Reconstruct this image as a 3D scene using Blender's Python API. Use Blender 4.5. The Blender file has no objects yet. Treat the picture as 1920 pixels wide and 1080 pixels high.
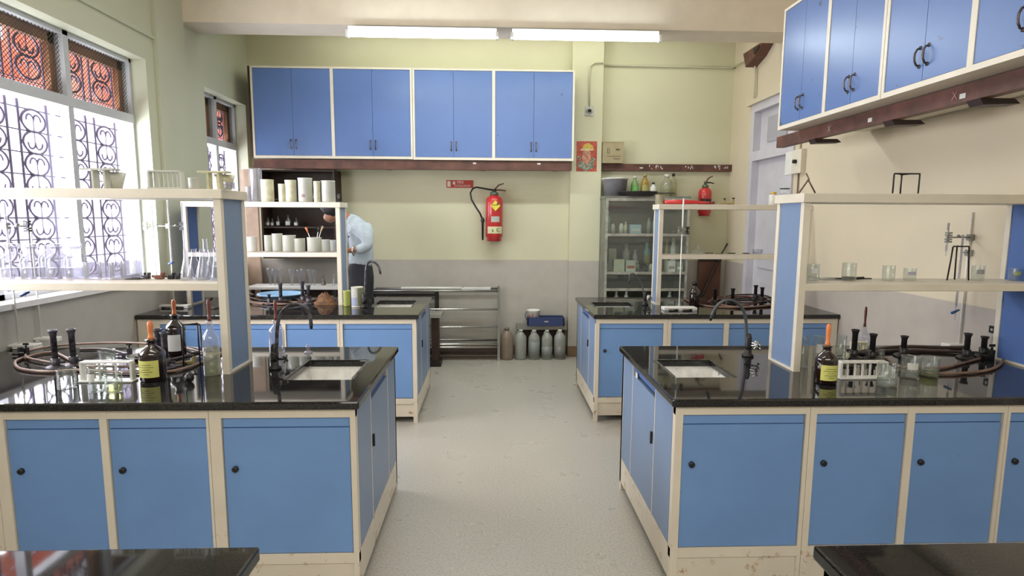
import bpy, math, random
from mathutils import Vector, Matrix
random.seed(7)
PI = math.pi
SC = bpy.context.scene
COL = SC.collection
SC.view_settings.view_transform = 'Standard'
SC.view_settings.look = 'None'
SC.view_settings.exposure = 0.40
SC.cycles.transparent_max_bounces = 24
SC.cycles.max_bounces = 7
SC.cycles.diffuse_bounces = 4
SC.cycles.sample_clamp_indirect = 4.0
SC.cycles.use_denoising = True
SC.cycles.caustics_reflective = False
SC.cycles.caustics_refractive = False

# ------------------------------------------------------------------ camera
YAW, PIT, ROL, FPX, ZC = .036, .1213, .0052, 1074.7, 1.6711
fw = Vector((math.sin(YAW)*math.cos(PIT), math.cos(YAW)*math.cos(PIT), -math.sin(PIT)))
r0 = Vector((math.cos(YAW), -math.sin(YAW), 0)); u0 = r0.cross(fw)
rt = math.cos(ROL)*r0 + math.sin(ROL)*u0
up = -math.sin(ROL)*r0 + math.cos(ROL)*u0
CAM = Vector((0, 0, ZC))
cd = bpy.data.cameras.new('camera'); co = bpy.data.objects.new('camera', cd); COL.objects.link(co)
co.matrix_world = Matrix(((rt.x, up.x, -fw.x, 0), (rt.y, up.y, -fw.y, 0), (rt.z, up.z, -fw.z, ZC), (0, 0, 0, 1)))
cd.sensor_width = 36; cd.lens = FPX*36/1920; cd.clip_start = .05
SC.camera = co

def at(px, py, X=None, Y=None, Z=None):
    d = fw + rt*(px-960)/FPX - up*(py-540)/FPX
    t = X/d.x if X is not None else Y/d.y if Y is not None else (Z-ZC)/d.z
    return CAM + d*t
def shelf_y(y, z, r=.01, px=None):
    """keep a thing on a rack shelf inside the shelf's depth"""
    if z < 1.3: return y
    a, b = (2.80, 3.07) if y < 3.9 else (5.06, 5.29 if z < 1.9 else 5.29)
    return min(max(y, a+r), b-r) if b-a > 2*r else (a+b)/2
def on(px, py, z, r=.01):
    if z < 1.3: return at(px, py, Z=z)
    p = at(px, py, Z=z); q = at(px, py, Y=shelf_y(p.y, z, r)); q.z = z
    return q
def spot(px, pyb, pyt, pw, z):
    """a round thing standing on height z: its axis, radius and height from measured extents"""
    p = at(px, pyb, Z=z)
    r = pw/2*(p.y+.02)/FPX
    y = shelf_y(p.y + r, z, r)
    q = at(px, pyt, Y=y); b = at(px, pyb, Z=z)
    x = at(px, pyb, Y=y).x
    return x, y, r, max(q.z - z, .01)

# ------------------------------------------------------------------ materials
MATS = {}
def nodes(name):
    m = bpy.data.materials.new(name); m.use_nodes = True
    nt = m.node_tree; b = nt.nodes['Principled BSDF']
    return m, nt, b
def N(nt, t, **kw):
    n = nt.nodes.new(t)
    for k, v in kw.items():
        if k in n.inputs: n.inputs[k].default_value = v
        else: setattr(n, k, v)
    return n
def L(nt, a, b): nt.links.new(a, b)
def c4(c): return (c[0], c[1], c[2], 1)
def mixc(nt, fac, a, b):
    m = nt.nodes.new('ShaderNodeMix'); m.data_type = 'RGBA'
    for s, v in ((m.inputs[0], fac), (m.inputs[6], a), (m.inputs[7], b)):
        if isinstance(v, bpy.types.NodeSocket): L(nt, v, s)
        elif isinstance(v, (int, float)): s.default_value = v
        else: s.default_value = c4(v)
    return m.outputs[2]
def ramp(nt, src, a, b):
    m = nt.nodes.new('ShaderNodeMapRange'); m.inputs[1].default_value = a; m.inputs[2].default_value = b
    L(nt, src, m.inputs[0]); return m.outputs[0]
def noise(nt, scale, detail=4, rough=.55, vec=None, stretch=None):
    n = nt.nodes.new('ShaderNodeTexNoise'); n.inputs['Scale'].default_value = scale
    n.inputs['Detail'].default_value = detail; n.inputs['Roughness'].default_value = rough
    g = nt.nodes.new('ShaderNodeNewGeometry')
    v = g.outputs['Position']
    if stretch:
        mp = nt.nodes.new('ShaderNodeMapping'); mp.inputs['Scale'].default_value = stretch
        L(nt, v, mp.inputs[0]); v = mp.outputs[0]
    L(nt, v, n.inputs['Vector']); return n.outputs['Fac']
def mul(nt, a, b):
    m = nt.nodes.new('ShaderNodeMath'); m.operation = 'MULTIPLY'
    for i, v in enumerate((a, b)):
        if isinstance(v, bpy.types.NodeSocket): L(nt, v, m.inputs[i])
        else: m.inputs[i].default_value = v
    return m.outputs[0]
def mat(name, col, rough=.5, metal=0, var=.12, scale=6, bump=0, bscale=60, col2=None, spots=None, spotcol=None, coat=0, stretch=None, emit=None):
    if name in MATS: return MATS[name]
    m, nt, b = nodes(name)
    b.inputs['Roughness'].default_value = rough; b.inputs['Metallic'].default_value = metal
    c2 = col2 or tuple(max(0, x*(1-var*2)) for x in col)
    f = ramp(nt, noise(nt, scale, stretch=stretch), .35, .65)
    out = mixc(nt, f, col, c2)
    if spots:
        s = ramp(nt, noise(nt, spots[0], 3, .6), spots[1], spots[1]+.04)
        out = mixc(nt, s, out, spotcol)
    L(nt, out, b.inputs['Base Color'])
    if bump:
        bp = nt.nodes.new('ShaderNodeBump'); bp.inputs['Strength'].default_value = bump; bp.inputs['Distance'].default_value = .003
        L(nt, noise(nt, bscale), bp.inputs['Height']); L(nt, bp.outputs[0], b.inputs['Normal'])
    if coat: b.inputs['Coat Weight'].default_value = coat; b.inputs['Coat Roughness'].default_value = .08
    if emit: b.inputs['Emission Color'].default_value = c4(emit[0]); b.inputs['Emission Strength'].default_value = emit[1]
    MATS[name] = m
    return m
def wallmat(name, upc, loc_, h=1.17):
    m, nt, b = nodes(name)
    g = nt.nodes.new('ShaderNodeNewGeometry'); s = nt.nodes.new('ShaderNodeSeparateXYZ'); L(nt, g.outputs['Position'], s.inputs[0])
    n1 = noise(nt, 1.3, 5); n2 = noise(nt, 9, 4)
    a = mixc(nt, ramp(nt, n1, .3, .7), upc, tuple(x*.93 for x in upc))
    d = mixc(nt, ramp(nt, n2, .3, .7), loc_, tuple(x*.92 for x in loc_))
    out = mixc(nt, ramp(nt, s.outputs[2], h-.004, h+.004), d, a)
    L(nt, out, b.inputs['Base Color']); b.inputs['Roughness'].default_value = .55
    bp = nt.nodes.new('ShaderNodeBump'); bp.inputs['Strength'].default_value = .15; bp.inputs['Distance'].default_value = .004
    L(nt, noise(nt, 25), bp.inputs['Height']); L(nt, bp.outputs[0], b.inputs['Normal'])
    return m
def glassmat(name, tint=(.93, .95, .94), haze=.03, gl=(1, 1, 1), edge=.5):
    m = bpy.data.materials.new(name); m.use_nodes = True; nt = m.node_tree; nt.nodes.clear()
    o = nt.nodes.new('ShaderNodeOutputMaterial')
    t = nt.nodes.new('ShaderNodeBsdfTransparent'); t.inputs[0].default_value = c4(tint)
    g = nt.nodes.new('ShaderNodeBsdfGlossy'); g.inputs[0].default_value = c4(gl); g.inputs['Roughness'].default_value = .06
    lw = nt.nodes.new('ShaderNodeLayerWeight'); lw.inputs[0].default_value = .35
    p = nt.nodes.new('ShaderNodeMath'); p.operation = 'POWER'; L(nt, lw.outputs['Facing'], p.inputs[0]); p.inputs[1].default_value = 2.2
    ma = nt.nodes.new('ShaderNodeMath'); ma.operation = 'MULTIPLY_ADD'; L(nt, p.outputs[0], ma.inputs[0]); ma.inputs[1].default_value = edge; ma.inputs[2].default_value = .06
    mx = nt.nodes.new('ShaderNodeMixShader'); L(nt, ma.outputs[0], mx.inputs[0]); L(nt, t.outputs[0], mx.inputs[1]); L(nt, g.outputs[0], mx.inputs[2])
    d = nt.nodes.new('ShaderNodeBsdfDiffuse'); d.inputs[0].default_value = (.85, .88, .86, 1)
    m2 = nt.nodes.new('ShaderNodeMixShader'); m2.inputs[0].default_value = haze
    L(nt, mx.outputs[0], m2.inputs[1]); L(nt, d.outputs[0], m2.inputs[2]); L(nt, m2.outputs[0], o.inputs[0])
    return m

blue = mat('blue laminate', (.175, .33, .64), .42, var=.05, scale=2, spots=(14, .74), spotcol=(.12, .22, .42))
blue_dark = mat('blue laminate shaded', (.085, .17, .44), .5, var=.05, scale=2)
blue_side = mat('blue grey laminate', (.20, .29, .46), .38, var=.05, scale=2)
blue_wall = mat('wall cabinet blue', (.115, .20, .45), .33, var=.06, scale=1.5, spots=(9, .72), spotcol=(.06, .10, .25))
def creammat():
    m, nt, b = nodes('cream painted steel')
    g = nt.nodes.new('ShaderNodeNewGeometry'); s = nt.nodes.new('ShaderNodeSeparateXYZ'); L(nt, g.outputs['Position'], s.inputs[0])
    base = mixc(nt, ramp(nt, noise(nt, 5), .3, .7), (.76, .69, .57), (.70, .63, .52))
    low = ramp(nt, s.outputs[2], .45, .05)
    sp = ramp(nt, noise(nt, 16, 6, .7), .58, .66)
    f = mul(nt, sp, low)
    out = mixc(nt, f, base, (.40, .20, .07))
    sp2 = ramp(nt, noise(nt, 11, 6, .7), .74, .78)
    out = mixc(nt, sp2, out, (.45, .25, .10))
    L(nt, out, b.inputs['Base Color']); b.inputs['Roughness'].default_value = .4
    return m
cream = creammat()
cream_clean = mat('cream painted metal', (.76, .70, .58), .42, var=.04)
blue_stained = mat('stained wall cabinet blue', (.115, .20, .45), .33, var=.06, scale=1.5, spots=(7, .66), spotcol=(.075, .085, .14))
granite = None
def granitemat():
    m, nt, b = nodes('black granite')
    base = mixc(nt, ramp(nt, noise(nt, 260, 2), .45, .7), (.006, .006, .007), (.035, .034, .030))
    dust = ramp(nt, noise(nt, 7, 6, .7), .55, .8)
    out = mixc(nt, mul(nt, dust, .25), base, (.12, .11, .09))
    L(nt, out, b.inputs['Base Color'])
    L(nt, ramp(nt, noise(nt, 5, 5), .2, 1.3), b.inputs['Roughness'])
    r = nt.nodes.new('ShaderNodeMapRange'); L(nt, noise(nt, 5, 5), r.inputs[0]); r.inputs[3].default_value = .015; r.inputs[4].default_value = .07
    L(nt, r.outputs[0], b.inputs['Roughness'])
    b.inputs['IOR'].default_value = 1.55
    return m
granite = granitemat()
def floormat():
    m, nt, b = nodes('terrazzo floor')
    a = mixc(nt, ramp(nt, noise(nt, 1.1, 2), .2, .8), (.50, .47, .41), (.45, .43, .37))
    a = mixc(nt, ramp(nt, noise(nt, 90, 2), .45, .75), a, (.33, .31, .26))
    a = mixc(nt, mul(nt, ramp(nt, noise(nt, 14, 7, .8), .60, .80), .30), a, (.62, .60, .56))
    a = mixc(nt, mul(nt, ramp(nt, noise(nt, 31, 5, .7), .70, .78), .35), a, (.22, .20, .16))
    L(nt, a, b.inputs['Base Color'])
    r = nt.nodes.new('ShaderNodeMapRange'); L(nt, noise(nt, 3, 5), r.inputs[0]); r.inputs[3].default_value = .22; r.inputs[4].default_value = .36
    L(nt, r.outputs[0], b.inputs['Roughness'])
    return m
wood_red = mat('painted wood channel', (.16, .065, .045), .5, var=.25, scale=8, stretch=(1, 1, 1))
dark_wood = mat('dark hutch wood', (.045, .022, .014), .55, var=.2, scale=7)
ply = mat('pale plywood', (.50, .36, .27), .6, var=.12, scale=5)
chrome = mat('chrome', (.62, .62, .60), .22, 1, var=.1)
steel = mat('brushed steel', (.42, .42, .40), .35, .9, var=.15)
dark_metal = mat('dark bronze metal', (.03, .028, .028), .38, .3, var=.3)
black = mat('black plastic', (.012, .012, .013), .4, var=.1)
bunsen_m = mat('tarnished burner metal', (.13, .12, .14), .42, .45, var=.4, scale=40)
hose_m = mat('brown rubber hose', (.27, .165, .115), .5, var=.25, scale=12)
hose_dark = mat('dark rubber hose', (.075, .045, .035), .5, var=.25, scale=12)
white_pl = mat('white plastic', (.80, .79, .74), .4, var=.04)
cream_pl = mat('cream translucent plastic', (.72, .70, .50), .35, var=.12, scale=20)
grey_pl = mat('greyish white plastic', (.55, .56, .50), .35, var=.08)
ceramic = mat('stained white sink ceramic', (.80, .79, .74), .25, var=.10, scale=18, spots=(20, .68), spotcol=(.28, .24, .17))
grime = mat('dark grime', (.09, .085, .07), .6, var=.3, scale=30)
red_m = mat('red enamel', (.60, .035, .035), .3, var=.08, coat=.4)
paper = mat('paper label', (.72, .72, .68), .6, var=.05)
paper_y = mat('yellow label', (.66, .66, .18), .6, var=.05)
ink = mat('ink', (.03, .03, .035), .6)
amber = mat('amber glass', (.018, .008, .006), .07, var=.2, coat=1)
orange_r = mat('orange rubber', (.75, .24, .08), .45, var=.08)
dark_r = mat('dark red rubber', (.16, .04, .03), .45, var=.15)
iron = mat('window grille iron', (.13, .11, .18), .5, var=.1)  # lavender lift in the colour stands for veiling window glare
winframe = mat('pale window frame paint', (.55, .57, .60), .5, var=.04)
brownwood = mat('orange brown window wood', (.33, .15, .07), .5, var=.15)
glass = glassmat('clear glass')
glass_w = glassmat('bright clear glass', (.80, .80, .85), .12, edge=.7)
glass_thin = glassmat('dusty pane glass', (.88, .92, .88), .04, edge=.3)
tubeglass = mat('lit fluorescent tube', (1, 1, 1), .5, emit=((.86, .97, 1.0), 22))

# ------------------------------------------------------------------ mesh builder
class M:
    def __init__(s): s.v = []; s.f = []; s.sm = []; s.mi = []; s.cur = 0; s.T = None
    def add(s, vs, fs, smooth=False):
        b = len(s.v)
        for v in vs:
            v = Vector(v)
            if s.T is not None: v = s.T @ v
            s.v.append(v)
        for f in fs: s.f.append([b+i for i in f]); s.sm.append(smooth); s.mi.append(s.cur)
        return s
    def box(s, x0, x1, y0, y1, z0, z1):
        if x0 > x1: x0, x1 = x1, x0
        if y0 > y1: y0, y1 = y1, y0
        if z0 > z1: z0, z1 = z1, z0
        vs = [(x, y, z) for z in (z0, z1) for y in (y0, y1) for x in (x0, x1)]
        return s.add(vs, [(0, 2, 3, 1), (4, 5, 7, 6), (0, 1, 5, 4), (2, 6, 7, 3), (0, 4, 6, 2), (1, 3, 7, 5)])
    def lathe(s, prof, c=(0, 0, 0), n=20, smooth=True, axis=None):
        """prof: (r, z) list; open ends are closed when r is 0"""
        vs = []; fs = []
        for r, z in prof:
            for k in range(n):
                a = 2*PI*k/n; vs.append((c[0]+r*math.cos(a), c[1]+r*math.sin(a), c[2]+z))
        for i in range(len(prof)-1):
            for k in range(n):
                fs.append((i*n+k, i*n+(k+1) % n, (i+1)*n+(k+1) % n, (i+1)*n+k))
        return s.add(vs, fs, smooth)
    def tube(s, pts, r, n=8, closed=False, smooth=True, cap=True):
        pts = [Vector(p) for p in pts]; m = len(pts); vs = []; fs = []
        rr = r if isinstance(r, (list, tuple)) else [r]*m
        pn = None
        for i, p in enumerate(pts):
            a = pts[(i-1) % m] if (closed or i > 0) else p
            b = pts[(i+1) % m] if (closed or i < m-1) else p
            t = (b-a).normalized() if (b-a).length > 1e-9 else Vector((0, 0, 1))
            if pn is None:
                q = Vector((0, 0, 1)) if abs(t.z) < .9 else Vector((1, 0, 0))
                nrm = t.cross(q).normalized()
            else:
                nrm = pn - t*pn.dot(t)
                nrm = nrm.normalized() if nrm.length > 1e-6 else t.orthogonal().normalized()
            pn = nrm; bn = t.cross(nrm)
            for k in range(n):
                an = 2*PI*k/n; vs.append(p + (nrm*math.cos(an)+bn*math.sin(an))*rr[i])
        for i in range(m if closed else m-1):
            j = (i+1) % m
            for k in range(n): fs.append((i*n+k, i*n+(k+1) % n, j*n+(k+1) % n, j*n+k))
        if cap and not closed:
            fs.append(tuple(range(n))[::-1]); fs.append(tuple((m-1)*n+k for k in range(n)))
        return s.add(vs, fs, smooth)
    def prism(s, poly, a, b, ax='y'):
        n = len(poly); vs = []
        for t in (a, b):
            for p, q in poly:
                vs.append({'y': (p, t, q), 'x': (t, p, q), 'z': (p, q, t)}[ax])
        fs = [tuple(range(n)), tuple(range(n, 2*n))[::-1]]+[(i, i+n, (i+1) % n+n, (i+1) % n) for i in range(n)]
        return s.add(vs, fs)
    def build(s, name, m, parent=None, world=True, bevel=0, kind=None, label=None):
        me = bpy.data.meshes.new(name)
        off = Vector((0, 0, 0))
        if parent is not None and world:
            q = parent
            while q is not None: off += q.location; q = q.parent
        me.from_pydata([tuple(v-off) for v in s.v], [], s.f)
        for i, p in enumerate(me.polygons): p.use_smooth = s.sm[i]; p.material_index = s.mi[i]
        for x in (m if isinstance(m, (list, tuple)) else [m]): me.materials.append(x)
        import bmesh
        bm = bmesh.new(); bm.from_mesh(me); bmesh.ops.recalc_face_normals(bm, faces=bm.faces); bm.to_mesh(me); bm.free()
        o = bpy.data.objects.new(name, me); COL.objects.link(o)
        if parent is not None: o.parent = parent
        if bevel:
            bv = o.modifiers.new('bevel', 'BEVEL'); bv.width = bevel; bv.segments = 2; bv.limit_method = 'ANGLE'
        if kind: o['kind'] = kind
        if label: o['label'] = label
        return o
def thing(name, label, cat, loc=(0, 0, 0), group=None, rz=0):
    o = bpy.data.objects.new(name, None); COL.objects.link(o); o.location = loc; o.empty_display_size = .1
    if rz: o.rotation_euler.z = rz
    o['label'] = label; o['category'] = cat
    if group: o['group'] = group
    return o
def tag(o, label, cat, group=None):
    o['label'] = label; o['category'] = cat
    if group: o['group'] = group
    return o
def B(*a): return M().box(*a)
def text(name, s, size, m, parent, loc, rot, ext=.0006, align='CENTER', sx=1):
    cu = bpy.data.curves.new(name, 'FONT'); cu.body = s; cu.size = size; cu.extrude = ext; cu.align_x = align; cu.align_y = 'CENTER'
    t = bpy.data.objects.new(name, cu); COL.objects.link(t)
    bpy.context.view_layer.update()
    me = bpy.data.meshes.new_from_object(t.evaluated_get(bpy.context.evaluated_depsgraph_get()))
    bpy.data.objects.remove(t)
    me.materials.clear(); me.materials.append(m)
    o = bpy.data.objects.new(name, me); COL.objects.link(o); o.parent = parent; o.location = loc; o.rotation_euler = rot; o.scale.x = sx
    return o

# ------------------------------------------------------------------ room shell
XL, XR, YB, YF, ZT = -2.8, 2.86, 6.92, -3.2, 4.05
wl = wallmat('left wall paint', (.58, .60, .46), (.43, .41, .37))
wb = wallmat('back wall paint', (.69, .67, .47), (.50, .47, .41))
wr = wallmat('right wall paint', (.70, .61, .45), (.47, .42, .37))
ceil_m = mat('ceiling paint', (.74, .66, .53), .7, var=.03)
M().box(-3.2, 3.4, YF-.1, 7.3, -.1, 0).build('floor', floormat(), kind='structure')
M().box(-3.2, 3.4, YF-.1, 7.3, ZT, ZT+.1).build('ceiling', ceil_m, kind='structure')
# windows: opening 1 (four bays), opening 2 (far)
W = [(2.05, 4.93), (5.88, 6.83)]
WZ0, WZ1 = 1.16, 2.93
m = M(); ys = [YF]+[v for w in W for v in w]+[YB+.1]
for i in range(0, len(ys), 2): m.box(-3.05, XL, ys[i], ys[i+1], 0, ZT)
for a, b in W: m.box(-3.05, XL, a, b, 0, WZ0); m.box(-3.05, XL, a, b, WZ1, ZT)
m.build('wall_left', wl, kind='structure')
M().box(-3.05, 3.1, YB, YB+.12, 0, ZT).build('wall_back', wb, kind='structure')
# right wall with a doorway Y 5.45..6.36
m = M().box(XR, XR+.2, YF, 5.42, 0, ZT).box(XR, XR+.2, 6.36, YB+.1, 0, ZT).box(XR, XR+.2, 5.42, 6.36, 2.90, ZT)
m.build('wall_right', wr, kind='structure')
M().box(-3.05, 3.1, YF-.1, YF, 0, ZT).build('wall_front', wl, kind='structure')
M().box(.925, 1.285, 6.80, YB, 0, ZT).build('trim_1', wb, kind='structure')          # pilaster on the back wall
M().box(XL, XL+.035, 5.05, 5.50, 0, ZT).build('trim_2', wl, kind='structure')
M().box(XL, XR, 5.48, 5.82, 3.40, ZT).build('trim_3', ceil_m, kind='structure')      # roof beam
M().box(XL, XR, 5.82, 5.90, 3.46, ZT).build('trim_4', ceil_m, kind='structure')
M().box(XL, XL+.02, YF, 5.05, 3.12, 3.14).build('trim_5', wl, kind='structure')
skirt = mat('brown skirting', (.26, .17, .10), .5, var=.15)
M().box(-1.6, .925, YB-.012, YB, 0, .12).build('baseboard_back', skirt, kind='structure')
M().box(.925, 1.285, 6.788, 6.80, 0, .13).build('baseboard_pillar', skirt, kind='structure')
# window sills
sill = mat('white sill', (.80, .79, .80), .4, var=.03)
for i, (a, b) in enumerate(W): M().box(-3.05, XL+.03, a+.001, b-.001, WZ0-.03, WZ0+.006).build('trim_%d' % (6+i), sill, kind='structure')

def ring(m, x, y, z, ry, rz, r=.0085, n=20):
    m.tube([(x, y+ry*math.cos(2*PI*k/n), z+rz*math.sin(2*PI*k/n)) for k in range(n)], r, 5, closed=True)
def scroll(m, x, y, z, ry, rz, flip):
    # a "3"-like double curl inside the ring
    pts = []
    for k in range(9):
        a = PI*(k/8); pts.append((x, y+ry*.62*math.cos(a)*.5+ry*.3, z+flip*rz*.55*math.sin(a)))
    m.tube(pts, .0078, 4)
    pts = []
    for k in range(9):
        a = PI*(k/8); pts.append((x, y+ry*.62*math.cos(a)*.5-ry*.3, z+flip*rz*.55*math.sin(a)))
    m.tube(pts, .0078, 4)
    m.tube([(x, y, z-flip*rz*.9), (x, y, z+flip*rz*.15)], .004, 4)
def window(idx, a, b, nb):
    X = -2.95; FW = .05
    wn = M()
    wn.box(X-.03, X+.03, a, b, WZ0, WZ0+.04).box(X-.03, X+.03, a, b, WZ1-.03, WZ1)
    wn.box(X-.035, X+.035, a, b, 2.42, 2.49)
    bw = (b-a)/nb
    for k in range(nb+1):
        y = a+bw*k; y0 = max(a, y-FW/2); y1 = min(b, y+FW/2)
        wn.box(X-.03, X+.03, y0, y1, WZ0, WZ1)
    root = wn.build('window_%d' % idx, winframe, kind='structure')
    for k in range(nb):
        y0 = a+bw*k+FW/2; y1 = a+bw*(k+1)-FW/2; w = y1-y0
        g = M(); XG = X-.10
        cz = [y0+w*.27, y0+w*.77]; R = w*.15
        for c in cz:
            for s in (-1, 1): g.box(XG-.008, XG+.002, c+s*(R+.020)-.010, c+s*(R+.020)+.010, WZ0+.02, 2.42)
            z = WZ0+.14; j = 0
            while z < 2.38:
                ring(g, XG, c, z, R, .074); scroll(g, XG, c, z, R, .074, 1 if j % 2 else -1)
                z += .142; j += 1
        zz = WZ0+.07
        while zz < 2.4: g.box(XG-.005, XG+.001, y0, y1, zz-.004, zz+.004); zz += .142
        g.build('grille', iron, root)
        t = M()
        for c in cz:
            for s in (-1, 1): t.box(XG-.008, XG+.002, c+s*(R+.03)-.005, c+s*(R+.03)+.005, 2.49, WZ1-.02)
            for z, fl in ((2.64, 1), (2.78, -1)): ring(t, XG, c, z, R, .075); scroll(t, XG, c, z, R, .075, fl)
        for z in (2.55, 2.86): t.box(XG-.005, XG+.001, y0, y1, z-.003, z+.003)
        t.build('transom_grille', iron, root)
        fr = M().box(X-.07, X-.03, y0, y1, WZ1-.10, WZ1-.03).box(X-.07, X-.03, y1-.055, y1, 2.49, WZ1-.03).box(X-.07, X-.03, y0, y0+.02, 2.49, WZ1-.03).box(X-.07, X-.03, y0, y1, 2.49, 2.505)
        fr.build('transom_frame', brownwood, root)
        ms = M(); z0, z1 = 2.50, WZ1-.03; H = z1-z0; st = .030; q = -H
        while q < w:
            for sg in (1, -1):
                ya, za, yb, zb = q, 0, q+H, H
                if ya < 0: za += -ya; ya = 0
                if yb > w: zb -= (yb-w); yb = w
                if sg < 0: za, zb = H-za, H-zb
                ms.add([(X, y0+ya, z0+za-.0034), (X, y0+yb, z0+zb-.0034), (X, y0+yb, z0+zb+.0034), (X, y0+ya, z0+za+.0034)], [(0, 1, 2, 3)])
            q += st
        ms.build('wire_screen', mat('olive wire screen', (.10, .085, .06), .6), root)
window(1, W[0][0], W[0][1], 4)
window(2, W[1][0], W[1][1], 2)

# outside: neighbouring facade with red eave, pale wall; seen blown-out through the grilles
nbm = mat('sunlit pale facade', (.80, .76, .88), .8, var=.1, scale=1)
nbr = mat('red painted eave', (.80, .14, .07), .7, scale=1.3, col2=(.75, .32, .22))
nb = thing('neighbouring_building', 'red and white building just outside the barred windows', 'building', (-6.3, 4, -3))
M().box(-6.5, -6.2, -4, 16, -3, 3.15).build('facade', nbm, nb)
mm = M(); mm.box(-6.55, -6.15, -4, 16, 3.36, 5.3)
mm.build('eave', nbr, nb)
M().box(-6.6, -6.0, -4, 16, 3.30, 3.36).build('cornice', nbm, nb)
for k in range(3): M().box(-6.16, -6.1, 3.2+k*3.9, 3.8+k*3.9, 3.85, 4.5).build('window_pane', nbm, nb)

# ------------------------------------------------------------------ door on the right wall
doorp = mat('lavender white door paint', (.62, .60, .64), .45, var=.04)
dr = M().box(XR-.02, XR+.14, 6.28, 6.36, 0, 2.9).box(XR-.02, XR+.14, 5.42, 5.50, 0, 2.9).box(XR-.02, XR+.14, 5.5, 6.28, 2.82, 2.9).box(XR-.02, XR+.14, 5.5, 6.28, 2.30, 2.40).build('door_1', doorp, kind='structure')
M().box(XR+.06, XR+.10, 5.5, 6.28, 0, 2.30).box(XR+.045, XR+.06, 5.60, 6.18, .2, 1.0).box(XR+.045, XR+.06, 5.60, 6.18, 1.15, 2.15).build('door_leaf', doorp, dr)
M().box(XR+.06, XR+.09, 5.5, 6.28, 2.40, 2.82).build('transom_panel', doorp, dr)
M().box(XR+.045, XR+.06, 5.7, 6.1, 2.48, 2.74).build('transom_light', mat('grey lavender pane', (.42, .41, .46), .3, var=.04), dr)
# ledge above the door, dark vent under the beam
M().box(XR-.06, XR, 5.3, 6.42, 2.90, 2.95).build('trim_8', wr, kind='structure')
v = thing('wall_vent', 'dark brown tapering wooden vent box high on right wall under beam', 'vent', (2.80, 6.2, 3.46))
M().prism([(5.95, 3.46), (6.42, 3.46), (6.34, 3.30), (6.12, 3.36)], 2.74, 2.86, 'x').build('hood', wood_red, v)
M().prism([(6.02, 3.44), (6.16, 3.44), (6.13, 3.38), (6.06, 3.40)], 2.73, 2.74, 'x').build('opening', black, v)
# ------------------------------------------------------------------ lab benches
H = .9; SLAB = .036
def slab(name, x0, x1, y0, y1, hole, label, cat='countertop'):
    m = M(); z0, z1 = H-SLAB, H
    xs = [x0, hole[0], hole[1], x1] if hole else [x0, x1]
    yv = [y0, hole[2], hole[3], y1] if hole else [y0, y1]
    nx, ny = len(xs), len(yv)
    vs = [(x, y, z) for z in (z0, z1) for y in yv for x in xs]; idx = lambda i, j, k: k*nx*ny+j*nx+i
    fs = []; solid = lambda i, j: 0 <= i < nx-1 and 0 <= j < ny-1 and not (hole and i == 1 and j == 1)
    for i in range(nx-1):
        for j in range(ny-1):
            if not solid(i, j): continue
            fs.append((idx(i, j, 1), idx(i+1, j, 1), idx(i+1, j+1, 1), idx(i, j+1, 1)))
            fs.append((idx(i, j, 0), idx(i, j+1, 0), idx(i+1, j+1, 0), idx(i+1, j, 0)))
            if not solid(i-1, j): fs.append((idx(i, j, 0), idx(i, j, 1), idx(i, j+1, 1), idx(i, j+1, 0)))
            if not solid(i+1, j): fs.append((idx(i+1, j, 0), idx(i+1, j+1, 0), idx(i+1, j+1, 1), idx(i+1, j, 1)))
            if not solid(i, j-1): fs.append((idx(i, j, 0), idx(i+1, j, 0), idx(i+1, j, 1), idx(i, j, 1)))
            if not solid(i, j+1): fs.append((idx(i, j+1, 0), idx(i, j+1, 1), idx(i+1, j+1, 1), idx(i+1, j+1, 0)))
    m.add(vs, fs)
    o = m.build(name, granite, bevel=.007); tag(o, label, cat)
    return o
def sink(hole, label, dirty=.0):
    x0, x1, y0, y1 = hole; t = thing('sink', label, 'sink', ((x0+x1)/2, (y0+y1)/2, H-.16))
    m = M(); zt = H-SLAB-.002; zb = H-.14; i = .03
    # bowl: inner walls tapering to the bottom, then outer skin
    a = [(x0-.012, y0-.012), (x1+.012, y0-.012), (x1+.012, y1+.012), (x0-.012, y1+.012)]
    b = [(x0+i, y0+i), (x1-i, y0+i), (x1-i, y1-i), (x0+i, y1-i)]
    vs = [(x, y, zt) for x, y in a]+[(x, y, zb) for x, y in b]+[(x, y, zb-.02) for x, y in b]
    fs = [(4, 5, 6, 7), (8, 11, 10, 9)]+[(k, (k+1) % 4, (k+1) % 4+4, k+4) for k in range(4)]
    m.add(vs, fs); m.build('basin', ceramic, t)
    sl = M()
    for (ax, ay, bx_, by) in ((x0, y1, x1, y1), (x0, y0, x0, y1), (x1, y0, x1, y1)):
        n = 14; vs = []
        for k in range(n+1):
            px, py = ax+(bx_-ax)*k/n, ay+(by-ay)*k/n; w_ = random.uniform(.004, .024); dx, dy = (0, 1) if ay == by else ((-1, 0) if ax == x0 else (1, 0))
            vs += [(px-dx*.002, py-dy*.002, H+.0015), (px+dx*w_, py+dy*w_, H+.0008)]
        sl.add(vs, [(2*k, 2*k+2, 2*k+3, 2*k+1) for k in range(n)])
    sl.build('crusty_seal', grime, t)
    M().lathe([(0, .002), (.022, .002), (.024, 0), (.024, -.004)], ((x0+x1)/2, (y0+y1)/2, zb+.002), 16).build('drain', dark_metal, t)
    return t
SGN = {'L': -1, 'R': 1}
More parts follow.
